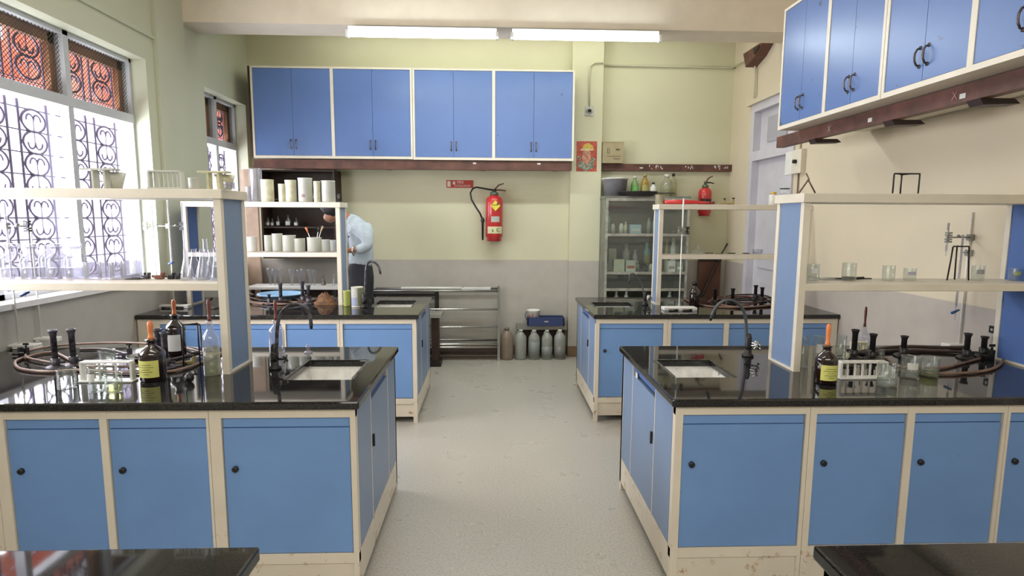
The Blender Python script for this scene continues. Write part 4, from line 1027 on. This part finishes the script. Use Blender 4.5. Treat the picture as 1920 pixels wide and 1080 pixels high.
patch(r*1.01, -.85, 1.1, h*.17, h*.32).build('instruction_strip', mat('cream strip', (.75, .72, .42), .5), t, world=False)
mm = M(); mm.add([(-.028, -r*1.02-.004, h*.21), (-.006, -r*1.02-.004, h*.21), (-.017, -r*1.02-.004, h*.28)], [(0, 1, 2)]); mm.build('flame_symbol', mat('olive ink', (.12, .22, .05), .6), t, world=False)
text('letter', 'C', .06, ink, t, (.045, -r*1.0-.001, h*.245), (PI/2, 0, 0))
t, b2, h2, r2 = extinguisher(1320, 405, 352, 24, 6.80, 'smaller red fire extinguisher on back wall above far right rack', False)
patch(r2*1.01, -1, 1, h2*.42, h2*.60).build('black_band', black, t, world=False)
# sign FIRE EXTINGUISHER
q = at(837, 352, Y=6.91); q1 = at(887, 338, Y=6.91)
sg = thing('fire_sign', 'small red sign lettered FIRE EXTINGUISHER on back wall', 'sign', (q.x, 6.912, q.z)); W_ = q1.x-q.x; Hh = q1.z-q.z
M().box(0, W_, 0, .0075, 0, Hh).build('plate', mat('sign red', (.50, .045, .03), .5, var=.08), sg, world=False)
wt = mat('sign white', (.80, .72, .62), .6)
M().box(.012, .05, -.001, 0, .012, Hh-.012).build('pictogram', wt, sg, world=False)
text('lettering', 'FIRE', .045, wt, sg, (W_*.52, -.0008, Hh*.70), (PI/2, 0, 0)); text('lettering', 'EXTINGUISHER', .034, wt, sg, (W_*.60, -.0008, Hh*.25), (PI/2, 0, 0), sx=.82)
M().box(.075, .105, -.001, 0, .04, Hh-.015).build('arrow', wt, sg, world=False)
# poster on the pillar (generic picture)
q = at(1080.5, 321, Y=6.79); q1 = at(1120, 265, Y=6.79); W_ = q1.x-q.x; Hh = q1.z-q.z
po = thing('poster', 'small red and yellow picture pasted on the pillar', 'poster', (q.x, 6.796, q.z))
M().box(0, W_, 0, .004, 0, Hh).build('sheet', mat('poster red', (.62, .10, .06), .5, var=.2, scale=20), po, world=False)
def disc(cx, cz, rx, rz, y, n=20, a0=0, a1=2*PI):
    return [(cx+rx*math.cos(a0+(a1-a0)*k/n), y, cz+rz*math.sin(a0+(a1-a0)*k/n)) for k in range(n)]
def shape(name, pts, m): mm = M(); mm.add(pts, [tuple(range(len(pts)))]); return mm.build(name, m, po, world=False)
shape('painted_shape', disc(W_*.55, Hh*.70, W_*.30, Hh*.24, -.0008, a1=PI), mat('poster yellow', (.78, .55, .10), .6, var=.2, scale=40))
shape('painted_shape', disc(W_*.50, Hh*.48, W_*.22, Hh*.24, -.0012), mat('poster peach', (.78, .38, .25), .6, var=.3, scale=40))
for cx, cz, rr in ((.22, .22, .17), (.70, .20, .17), (.82, .38, .10), (.14, .45, .09), (.45, .12, .15)): shape('painted_shape', disc(W_*cx, Hh*cz, W_*rr, Hh*rr*.8, -.0016-rr*.002), mat('poster grey green', (.45, .48, .36), .6, var=.4, scale=50))
shape('painted_shape', disc(W_*.50, Hh*.72, W_*.33, Hh*.04, -.002), mat('poster cream', (.85, .70, .40), .6, var=.2, scale=50))
# cctv camera with conduit
q = at(1105, 208, Y=6.79)
cc = thing('wall_camera', 'small square white surveillance camera on the pillar above the picture', 'camera', (q.x, 6.80, q.z))
M().box(-.05, .05, -.012, 0, -.055, .055).build('mounting_box', mat('off white housing', (.62, .60, .60), .4), cc, world=False, bevel=.004)
M().tube([(0, -.012, 0), (0, -.03, 0)], [.04, .034], 20).build('ring', grey_pl, cc, world=False); M().tube([(0, -.03, 0), (0, -.038, 0)], [.022, .017], 16).build('lens', black, cc, world=False)
cond = mat('painted conduit', (.60, .57, .42), .5, var=.04)
cn = M(); P = [(1105, 200), (1105, 150), (1107, 124), (1115, 118), (1131, 118)]
cn.tube([at(a, c, Y=6.785) for a, c in P], .009, 6)
cn = cn.build('conduit', cond); tag(cn, 'pale cable conduit rising from the surveillance camera on the pillar', 'conduit')
P = [at(1133, 122, Y=6.90), at(1350, 127, Y=6.90), at(1380, 127, Y=6.90), Vector((2.79, 6.86, at(1384, 126, Y=6.8).z)), at(1408, 107, X=2.83), at(1414, 112, X=2.83), at(1416, 130, X=2.83), at(1414, 192, X=2.83)]
tag(M().tube(P, .011, 6).build('conduit', cond), 'long pale conduit along the upper back wall and down by the door', 'conduit')
# switch box on right wall
q0 = at(1477, 286, X=2.85); q1 = at(1508, 324, X=2.85)
sb = thing('switch_box', 'cream electric switch box with a knob on right wall by the door', 'switch', (2.86, (q0.y+q1.y)/2, q1.z))
hh = q0.z-q1.z; ww = abs(q0.y-q1.y)
M().box(-.05, 0, -ww/2, 0, 0, hh).build('box', cream_clean, sb, world=False, bevel=.004); M().box(-.03, 0, .005, ww/2, 0, hh).build('switch_plate', white_pl, sb, world=False, bevel=.004)
M().tube([(-.05, -ww*.25, hh*.5), (-.08, -ww*.25, hh*.5)], .018, 12).build('knob', dark_metal, sb, world=False); M().tube([(-.012, -ww*.2, hh), (-.012, -ww*.2, hh+.2)], .008, 6).build('conduit_stub', cond, sb, world=False)
M().tube([(-.012, -ww*.2, 0), (-.012, -ww*.2, -.35)], .006, 6).build('cable', mat('brown cable', (.20, .13, .09), .5), sb, world=False)
# small black socket on right wall
q = at(1862, 618, X=2.855); so = thing('wall_socket', 'tiny black socket on right wall behind near right burners', 'socket', (2.86, q.y, q.z)); M().box(-.012, 0, -.02, .02, -.02, .02).build('plate', black, so, world=False); M().box(-.014, -.012, -.006, .006, -.006, .006).build('slot', grey_pl, so, world=False)

# towel rack (metal frame) against the back wall
rk = thing('metal_rack', 'low metal frame rack of horizontal rails against back wall', 'rack', (-.65, 6.75, 0))
for x in (-1.39, -.645, .085):
    for y in (6.62, 6.84): M().box(x-.014, x+.014, y-.012, y+.012, 0, .86 if x > 0 else .825).build('post', steel if x > 0 else dark_metal, rk)
for z in (.83, .615, .405, .20, .165):
    M().tube([(-1.38, 6.61, z), (.075, 6.61, z)], .013, 8).build('rail', chrome if z < .8 else steel, rk); 
    if z in (.83, .20): M().tube([(-1.38, 6.85, z), (.075, 6.85, z)], .013, 8).build('rail', steel, rk)
M().box(-1.37, -.66, 6.63, 6.83, .765, .795).build('tray', dark_metal, rk)
M().box(-1.38, .07, 6.66, 6.82, .07, .10).build('bottom_board', dark_wood, rk)
t = thing('fluorescent_tube', 'spare white tube resting on top of the metal rack', 'tube', (-.7, 6.66, .856)); M().tube([(-.35, 0, 0), (.35, 0, 0)], .016, 10).build('glass_tube', white_pl, t, world=False); M().tube([(.35, 0, 0), (.375, 0, 0)], .016, 10).build('end_cap', chrome, t, world=False)
t = thing('paper_bundle', 'flat pale bundle on the right end of the metal rack top', 'papers', (-.18, 6.65, .8445)); M().box(-.17, .17, -.03, .05, 0, .02).build('sheets', paper, t, world=False)
# dark pedestal behind far left bench
pd = thing('low_bench', 'dark narrow bench end standing between far left bench and metal rack', 'bench', (-.68, 6.45, 0))
M().box(-.78, -.56, 6.34, 6.6, .56, .60).build('top', mat('grey stone slab', (.30, .29, .25), .5), pd); M().box(-.68, -.60, 6.40, 6.56, .05, .56).build('leg', dark_wood, pd); M().box(-.72, -.57, 6.34, 6.58, 0, .05).build('foot', dark_metal, pd)
t = thing('plastic_can', 'yellowish plastic can standing under the low dark bench', 'can', (-.76, 6.30, 0)); M().lathe([(0, 0), (.045, 0), (.05, .02), (.05, .25), (.02, .30), (.02, .33), (0, .33)], n=16).build('body', mat('yellowish plastic', (.45, .42, .18), .5), t, world=False); M().lathe([(0, .33), (.024, .33), (.024, .345), (0, .345)], n=12).build('cap', grey_pl, t, world=False)
# jerrycans
def can(px, pw, pyt, m, label, cap, liquid=None):
    r = pw/2*6.75/FPX; q = at(px, 668, Z=0); x = at(px, 660, Y=6.72).x
    h = at(px, pyt, Y=6.70).z
    t = thing('plastic_canister', label, 'canister', (x, 6.70, .0005))
    body = M(); N_ = 24
    pr = [(0, 0), (r*.9, 0), (r, .02), (r, h*.70), (r*.90, h*.78), (r*.42, h*.91), (r*.3, h*.93), (r*.3, h*.96), (0, h*.96)]
    body.lathe(pr, n=24).build('body', m, t, world=False)
    M().lathe([(0, h*.94), (r*.36, h*.94), (r*.36, h), (0, h)], n=14).build('cap', cap, t, world=False)
    M().tube([(-r*.55, 0, h*.80), (-r*.5, 0, h*.92), (-r*.2, 0, h*.97)], .008, 6).build('handle', m, t, world=False)
    if liquid: M().lathe([(0, .004), (r*1.004, .02), (r*1.004, h*liquid[1]), (0, h*liquid[1])], n=24).build('liquid_level', liquid[0], t, world=False)
lp = mat('milky plastic', (.33, .34, .31), .4, var=.08); lg = mat('grey liquid level', (.25, .27, .26), .4, var=.1)
can(950, 25, 615, mat('brown plastic', (.27, .21, .16), .45, var=.1), 'brown plastic canister at left of the canister row', mat('brown cap', (.14, .11, .07), .5))
can(976, 22, 618, lp, 'milky canister next to the brown one, nearly empty', grey_pl)
can(1001, 22, 619, lp, 'grey canister half full, middle of the canister row', grey_pl, (lg, .62))
can(1025, 21, 619, lp, 'grey canister second from the right of the row', grey_pl, (lg, .45))
can(1049, 22, 618, lp, 'rightmost canister with dark liquid beside the pillar', cream_pl, (mat('darker liquid level', (.20, .20, .19), .4), .45))
# low shelf behind the canisters + blue tray + mug
ls = thing('low_table', 'low dark-legged table behind the row of canisters', 'table', (.6, 6.85, 0))
M().box(.30, .905, 6.74, 6.908, .345, .395).build('top', mat('grey worn board', (.26, .25, .22), .5), ls)
for x in (.32, .86): M().box(x, x+.03, 6.80, 6.86, 0, .345).build('leg', dark_wood, ls)
M().box(.35, .86, 6.85, 6.87, .05, .345).build('back_board', dark_wood, ls)
bt = thing('blue_crate', 'dark blue shallow plastic tray on the low table', 'tray', (.65, 6.8, .3955))
m = M(); bl = mat('dark blue plastic', (.04, .06, .17), .4, var=.1)
m.box(-.21, .21, -.07, .08, 0, .012); m.box(-.22, .22, -.08, -.07, 0, .10); m.box(-.22, .22, .08, .09, 0, .10); m.box(-.22, -.21, -.08, .09, 0, .10); m.box(.21, .22, -.08, .09, 0, .10)
m.build('tray_body', bl, bt, world=False); M().box(-.02, .03, -.082, -.0802, .045, .06).build('logo', grey_pl, bt, world=False)
mg = thing('paint_tub', 'white paint-streaked tub sitting in the dark blue tray', 'tub', (.505, 6.805, .408))
M().lathe([(0, 0), (.065, 0), (.078, .16), (.082, .162), (.082, .17), (.074, .17), (.06, .005), (0, .005)], n=22).build('bucket', white_pl, mg, world=False)
sm = M(); sm.tube([(-.078, 0, .15), (-.105, -.02, .10), (-.08, -.04, .05)], .004, 6); sm.build('handle', dark_metal, mg, world=False)
sm = M()
for k in range(5): a = -PI/2+random.uniform(-.9, .1); zz = random.uniform(.05, .12); sm.tube([(.078*math.cos(a), .078*math.sin(a), zz), (.079*math.cos(a), .079*math.sin(a), zz+.035)], .003, 4)
sm.build('paint_streak', mat('pink streak', (.6, .2, .2), .6), mg, world=False)

# glass-front cabinet
gc = thing('glass_cabinet', 'tall metal cabinet with dusty glass front full of reagent bottles', 'cabinet', (1.75, 6.68, 0))
X0, X1, Y0, Y1, ZTp = 1.288, 2.24, 6.46, 6.90, 1.90
gm = mat('grey green cabinet metal', (.26, .27, .23), .45, .4, var=.15); gi = mat('dark cabinet inside', (.09, .09, .075), .6, var=.2)
M().box(X0, X1, Y1-.012, Y1, 0, ZTp).build('back_panel', gi, gc)
for x in (X0, X1-.015): M().box(x, x+.015, Y0+.02, Y1-.012, 0, ZTp).build('side_panel', gm, gc)
M().box(X0-.01, X1+.01, Y0, Y1, ZTp, ZTp+.025).build('top_panel', gm, gc)
fr = M()
for x in (X0, X1-.025): fr.box(x, x+.025, Y0, Y0+.02, 0, ZTp)
for z in (0, .85, 1.04, 1.475, ZTp-.03): fr.box(X0+.025, X1-.025, Y0, Y0+.02, z, z+.03)
fr.build('front_frame', mat('light worn frame', (.50, .49, .42), .4, .3, var=.2, scale=15), gc)
for z in (.62, 1.045, 1.48): M().box(X0+.015, X1-.015, Y0+.03, Y1-.012, z, z+.018).build('shelf', gm, gc)
for a, c in ((1.07, 1.475), (1.505, 1.87), (.88, 1.04)): M().box(X0+.025, X1-.025, Y0+.008, Y0+.012, a, c).build('glass_pane', glass_thin, gc)
M().box(X0+.62, X0+.64, Y0+.012, Y0+.02, .88, 1.87).build('sliding_edge', mat('light worn frame b', (.3, .3, .27), .4, .4), gc)
def cbottle(px, pt, w, sh, mt, label, cap=grey_pl, box=False, y=6.58, lab=None, zup=0):
    z = sh+zup; q = at(px, 500, Y=y); h = max(.04, at(px, pt, Y=y).z-z); r = w/2*y/FPX
    if box:
        t = thing('carton', label, 'box', (q.x, y, z)); M().box(-r, r, -.05, .05, 0, h).build('box_body', mt, t, world=False)
        M().box(-r*.8, r*.8, -.0515, -.05, h*.3, h*.55).build('print_band', lab or paper, t, world=False); return t
    t = thing('bottle', label, 'bottle', (q.x, y, z)); M().lathe([(0, 0), (r, 0), (r, h*.68), (r*.5, h*.82), (r*.5, h*.88), (0, h*.88)], n=14).build('body', mt, t, world=False)
    M().lathe([(0, h*.86), (r*.58, h*.86), (r*.58, h), (0, h)], n=12).build('cap', cap, t, world=False)
    if lab: patch(r*1.03, -1, 1, h*.12, h*.55).build('label', lab, t, world=False)
    return t
pb = mat('pale blue plastic bottle', (.42, .60, .70), .4, var=.05); gb = mat('dark brown bottle', (.05, .035, .025), .2); gw = mat('greyish white bottle', (.75, .75, .70), .45); cb = mat('cream carton', (.78, .74, .56), .6); tl = mat('teal plastic bottle', (.22, .48, .45), .4); cr_ = mat('red print', (.55, .12, .06), .5); gy = mat('green grey bottle', (.30, .36, .30), .35); yb = mat('yellow brown bottle', (.42, .38, .12), .4)
S1, S2, S3 = 1.4985, 1.0635, .6385
for a in ((1137, 396, 9, S1, pb, 'tall pale blue bottle at top left of the glass cabinet', gw), (1147, 416, 8, S1, gw, 'small white bottle right of the pale blue one, glass cabinet', gb), (1163, 415, 9, S1, gw, 'white-labelled small bottle, top shelf of the glass cabinet', gb), (1171, 416, 6, S1, cb, 'slim cream bottle, top shelf of the glass cabinet', cb), (1214, 408, 8, S1, gy, 'grey green bottle right of the blue packet, glass cabinet', gy), (1224, 407, 8, S1, gy, 'second grey green bottle, top shelf of glass cabinet', gy), (1262, 432, 14, S1, gb, 'dark round bottle behind the retort rod, top cabinet shelf', gb), (1272, 428, 8, S1, gw, 'small pale bottle beside the dark round one', gw)):
    cbottle(*a[:6], cap=a[6])
cbottle(1188, 421, 20, S1, pb, 'pale blue packet on the top shelf of glass cabinet', box=True, lab=gw)
for a in ((1136, 491, 9, S2, gw, 'white jar at lower left of the glass cabinet', gy), (1194, 490, 10, S2, gy, 'green grey jar right of the red-printed carton', gw), (1209, 494, 9, S2, gb, 'dark jar below the teal bottle, glass cabinet', gb), (1221, 492, 9, S2, gw, 'pale jar behind the rack panel, glass cabinet', gb), (1249, 448, 7, S2, yb, 'yellow capped slim bottle seen through far right rack', yb), (1261, 444, 11, S2, gw, 'tall white bottle seen through far right rack', yb)):
    cbottle(*a[:6], cap=a[6])
cbottle(1159, 486, 20, S2, cb, 'large cream carton, middle cabinet shelf', box=True, lab=gw); cbottle(1181, 488, 18, S2, gw, 'white carton with red print, middle cabinet shelf', box=True, lab=cr_); cbottle(1257, 489, 14, S2, gw, 'white carton seen through far right rack', box=True, y=6.52, lab=gy); cbottle(1272, 491, 12, S2, gy, 'green grey carton seen through far right rack', box=True, y=6.52)
for a in ((1146, 466, 15, 'cream carton stacked at back left of middle cabinet shelf', cb), (1173, 457, 14, 'grey tub stacked at back of middle cabinet shelf', gw), (1190, 468, 9, 'white jar at the back of middle cabinet shelf', gw)):
    cbottle(a[0], a[1], a[2], S2, a[4], a[3], box=(a[0] == 1146), y=6.78, lab=gw)
cbottle(1212, 454, 13, S2, tl, 'teal plastic bottle at the back of middle cabinet shelf', y=6.78, cap=tl, lab=yb)
for px in (1136, 1157, 1176, 1258): cbottle(px, 546, 9, S3, gy, 'dim squat bottle on the lowest visible shelf of glass cabinet')['group'] = 'squat bottles low in the glass cabinet'
# things on top of the glass cabinet
ZC2 = 1.9255
t = thing('plastic_tub', 'large grey translucent tub on top of glass cabinet', 'tub', (1.44, 6.74, ZC2))
M().lathe([(0, 0), (.12, 0), (.145, .20), (.15, .205), (.138, .205), (.11, .006), (0, .006)], n=24).build('tub_body', mat('grey purple plastic', (.27, .27, .29), .4, var=.15), t, world=False); M().lathe([(.145, .195), (.158, .2), (.158, .212), (.145, .212)], n=24).build('rim', gw, t, world=False)
t = thing('metal_basin', 'dark round iron pan on top of glass cabinet', 'pan', (1.66, 6.55, ZC2)); M().lathe([(0, 0), (.17, 0), (.22, .045), (.23, .05), (.21, .045), (.16, .006), (0, .006)], n=28).build('bowl', mat('dark iron', (.06, .05, .05), .6), t, world=False); M().box(.21, .42, -.02, .02, .030, .042).build('handle', MATS['dark iron'], t, world=False)
for px, pt, w, mt, cap, l, y in ((1190, 330, 14, mat('green bottle', (.25, .45, .15), .35), gw, 'green bottle on top of glass cabinet', 6.80), (1209, 326, 15, mat('amber yellow bottle', (.55, .38, .05), .3, col2=(.2, .1, .02), scale=40), yb, 'yellow oil bottle on top of glass cabinet', 6.82), (1225, 342, 13, gw, black, 'white bottle with black cap on top of glass cabinet', 6.80), (1250, 327, 22, glassmat('yellowish glass', (.75, .74, .5), .18), gw, 'large yellowish glass flask on top of glass cabinet', 6.80), (1262, 325, 13, glassmat('yellowish glass b', (.75, .74, .5), .18), gb, 'slim clear bottle at the right on glass cabinet top', 6.84)):
    q = at(px, 350, Y=y); h = at(px, pt, Y=y).z-ZC2; r = w/2*y/FPX
    t = thing('bottle', l, 'bottle', (q.x, y, ZC2)); M().lathe([(0, 0), (r, 0), (r, h*.6), (r*.4, h*.82), (r*.35, h*.9), (0, h*.9)], n=16).build('body', mt, t, world=False); M().lathe([(0, h*.88), (r*.45, h*.88), (r*.45, h), (0, h)], n=12).build('cap', cap, t, world=False)
    if px in (1209, 1190): patch(r*1.03, -1, 1, h*.15, h*.5).build('label', yb if px == 1209 else mat('bright green label', (.2, .6, .15), .5), t, world=False)
# cardboard box on the short channel
q0 = at(1128, 308, Y=6.80); q1 = at(1168, 267, Y=6.80)
cbx = thing('cardboard_box', 'brown cardboard carton with printed marks beside the pillar', 'box', (q0.x+.005, 6.82, 2.3155)); w_ = q1.x-q0.x; h_ = q1.z-2.3155
cbm = mat('cardboard', (.42, .35, .20), .7, var=.08)
M().box(0, w_, -.05, .09, 0, h_).build('carton', cbm, cbx, world=False); im = mat('box print', (.12, .10, .06), .7)
M().box(w_*.22, w_*.25, -.0515, -.05, h_*.5, h_*.72).box(w_*.30, w_*.33, -.0515, -.05, h_*.5, h_*.72).box(w_*.20, w_*.35, -.0515, -.05, h_*.45, h_*.48).build('arrow_print', im, cbx, world=False)
M().box(w_*.62, w_*.80, -.0515, -.05, h_*.60, h_*.68).build('mark_print', im, cbx, world=False); M().box(w_*.2, w_*.9, -.0515, -.05, h_*.30, h_*.34).box(w_*.5, w_*.85, -.0515, -.05, h_*.18, h_*.23).build('line_print', mat('faint box print', (.26, .21, .12), .7), cbx, world=False)
M().box(-.002, w_+.002, -.052, .092, h_-.012, h_+.002).build('flap', mat('cardboard flap', (.38, .31, .17), .7), cbx, world=False)
# brown board and long rod behind far right bench
q0 = at(1310, 490, Y=6.85); q1 = at(1352, 490, Y=6.85)
t = thing('brown_board', 'reddish brown wooden board standing against the wall behind far right rack', 'board', ((q0.x+q1.x)/2, 6.86, 0)); w_ = (q1.x-q0.x)/2
M().box(-w_, w_, -.012, .012, 0, 1.20).build('panel', mat('red brown board', (.15, .065, .04), .5), t, world=False); M().box(-w_, w_, -.02, -.012, 1.16, 1.20).build('edge_strip', dark_wood, t, world=False)
a = at(1313, 560, Y=6.78); c = at(1345, 492, Y=6.78); foot = Vector((2.30, 6.78, 0))
t = thing('dark_pole', 'dark pole leaning diagonally before the reddish brown board', 'pole', tuple(foot)); M().tube([(0, 0, .005), tuple(a-foot), tuple(c-foot)], .022, 8).build('shaft', dark_wood, t, world=False); M().tube([tuple(c-foot), tuple(c-foot+(c-a)*.12)], .022, 8).build('tip', black, t, world=False)
# ------------------------------------------------------------------ person bending behind the far left rack
def skin(name, verts, edges, radii, m, parent=None, sub=2, root=0):
    me = bpy.data.meshes.new(name); me.from_pydata(verts, edges, [])
    o = bpy.data.objects.new(name, me); COL.objects.link(o)
    md = o.modifiers.new('skin', 'SKIN'); md.use_smooth_shade = True; md.branch_smoothing = .5
    for i, v in enumerate(me.skin_vertices[0].data):
        r = radii[i]; v.radius = r if isinstance(r, tuple) else (r, r); v.use_root = (i == root)
    sd = o.modifiers.new('sub', 'SUBSURF'); sd.levels = sub; sd.render_levels = sub
    bpy.context.view_layer.update()
    me2 = bpy.data.meshes.new_from_object(o.evaluated_get(bpy.context.evaluated_depsgraph_get()))
    bpy.data.objects.remove(o)
    for p in me2.polygons: p.use_smooth = True
    me2.materials.clear(); me2.materials.append(m)
    o = bpy.data.objects.new(name, me2); COL.objects.link(o)
    if parent: o.parent = parent
    return o
PY = 6.02
def pp(px, py, dy=0):
    q = at(px, py, Y=PY+dy); return Vector((q.x, q.y, q.z))
base = Vector((pp(680, 500).x, PY, 0))
skinm = mat('brown skin', (.42, .20, .12), .5, var=.06)
root = bpy.data.objects.new('person', None)
bpy.data.objects.remove(root)
V = []; E_ = []; R_ = []
def v(p, r, link=None):
    V.append(tuple(Vector(p)-base)); R_.append(r)
    if link is not None: E_.append((link, len(V)-1))
    return len(V)-1
hipL = pp(672, 497, -.0); zh = hipL.z
pel = v(pp(676, 492), (.115, .10)); 
ab = v(pp(677, 470), (.125, .105), pel); chst = v(pp(672, 436), (.15, .115), ab); shl = v(pp(664, 415), (.12, .10), chst)
nk = v(pp(648, 405, -.01), .055, shl); hd = v(pp(636, 402, -.02), (.078, .07), nk); h2 = v(pp(624, 399, -.03), (.092, .082), hd); fc = v(pp(617, 408, -.04), (.075, .07), h2); ns = v(pp(612, 416, -.05), (.05, .05), fc)
# arm nearer to the camera
s1 = v(pp(676, 420, -.13), .062, shl); e1 = v(pp(690, 460, -.20), .050, s1); w1 = v(pp(662, 470, -.26), .032, e1); hn = v(pp(652, 471, -.28), (.035, .022), w1)
for k, (dx, dz, ln) in enumerate(((-6, 1.5, 1), (-6.5, -.3, 1.05), (-6, -2, 1), (-5, -3.6, .85))):
    a = v(pp(652+dx*.55, 471-dz*.8, -.28), .0095, hn); v(pp(652+dx*1.35*ln, 471-dz*1.3+1.2, -.285), .008, a)
a = v(pp(651, 465.5, -.285), .010, hn); v(pp(646, 463.5, -.29), .0085, a)
# other arm, hanging forward
s2 = v(pp(660, 420, .13), .060, shl); e2 = v(pp(652, 455, .16), .048, s2); w2 = v(pp(638, 468, .05), .03, e2); hn2 = v(pp(630, 470, .02), (.035, .022), w2)
for k in range(4): v(pp(624-k*.3, 468+k*1.7, .02), .009, hn2)
v(pp(628, 465, .0), .010, hn2)
for s in (-1, 1):
    hp = v(base+Vector((-.02, .085*s, zh-.10)), .085, pel); kn = v(base+Vector((-.03, .11*s, .52)), .068, hp); ak = v(base+Vector((.0, .115*s, .10)), .043, kn); v(base+Vector((-.14, .12*s, .035)), (.04, .035), ak)
body = skin('person', V, E_, R_, skinm, sub=1); body.location = base
tag(body, 'person in pale blue shirt and dark trousers bending left behind far left rack', 'person')
shirt_m = mat('pale blue shirt cloth', (.52, .60, .66), .8, var=.10, scale=14, bump=.6, bscale=30); trous = mat('dark trouser cloth', (.025, .027, .036), .8, var=.2)
def chain(items):
    V2, E2, R2 = [], [], []
    ids = {}
    for k, p, r, l in items:
        V2.append(tuple(Vector(p)-base)); R2.append(r); ids[k] = len(V2)-1
        if l is not None: E2.append((ids[l], ids[k]))
    return V2, E2, R2
V2, E2, R2 = chain([('z', pp(676, 502), (.152, .138), None), ('a', pp(677, 487), (.152, .138), 'z'), ('b', pp(678, 465), (.148, .130), 'a'), ('c', pp(673, 436), (.165, .135), 'b'), ('d', pp(664, 415), (.135, .115), 'c'), ('n', pp(652, 407, -.005), .075, 'd'),
    ('s1', pp(676, 421, -.135), .080, 'd'), ('m1', pp(686, 442, -.17), .074, 's1'), ('e1', pp(691, 461, -.20), .068, 'm1'), ('f1', pp(678, 467, -.23), .058, 'e1'), ('w1', pp(664, 470, -.26), .045, 'f1'),
    ('s2', pp(660, 421, .135), .078, 'd'), ('e2', pp(652, 455, .16), .062, 's2'), ('w2', pp(641, 466, .07), .045, 'e2')])
skin('shirt', V2, E2, R2, shirt_m, body)
V2, E2, R2 = chain([('p', base+Vector((-.02, 0, zh+.0)), (.155, .145), None), ('q', base+Vector((-.02, 0, zh+.09)), (.145, .135), 'p')]+[x for s in (-1, 1) for x in (('h%d' % s, base+Vector((-.015, .085*s, zh-.12)), .128, 'p'), ('k%d' % s, base+Vector((-.03, .11*s, .52)), .092, 'h%d' % s), ('a%d' % s, base+Vector((.01, .115*s, .09)), .07, 'k%d' % s))])
skin('trousers', V2, E2, R2, trous, body)
V2, E2, R2 = chain([('a', pp(639, 396, -.02), (.10, .095), None), ('b', pp(627, 389, -.03), (.135, .125), 'a'), ('c', pp(613, 391, -.035), (.115, .105), 'b'), ('d', pp(606, 399, -.035), (.07, .08), 'c')])
skin('hair', V2, E2, R2, mat('black hair', (.012, .010, .010), .6), body)
for s in (-1, 1):
    V2, E2, R2 = chain([('h', base+Vector((.03, .115*s, .045)), (.05, .045), None), ('t', base+Vector((-.16, .12*s, .035)), (.05, .034), 'h')])
    skin('shoe', V2, E2, R2, black, body)
mm = M(); c = pp(654, 444, -.16)-base; mm.tube([c, c+Vector((0, -.008, 0))], .008, 10); mm.build('shirt_button', black, body, world=False)
mm = M(); w_ = pp(663, 470, -.26)-base
mm.tube([w_+Vector((0, .047*math.cos(2*PI*k/12), .047*math.sin(2*PI*k/12))) for k in range(12)], .008, 6, closed=True); mm.build('wristwatch', chrome, body, world=False)
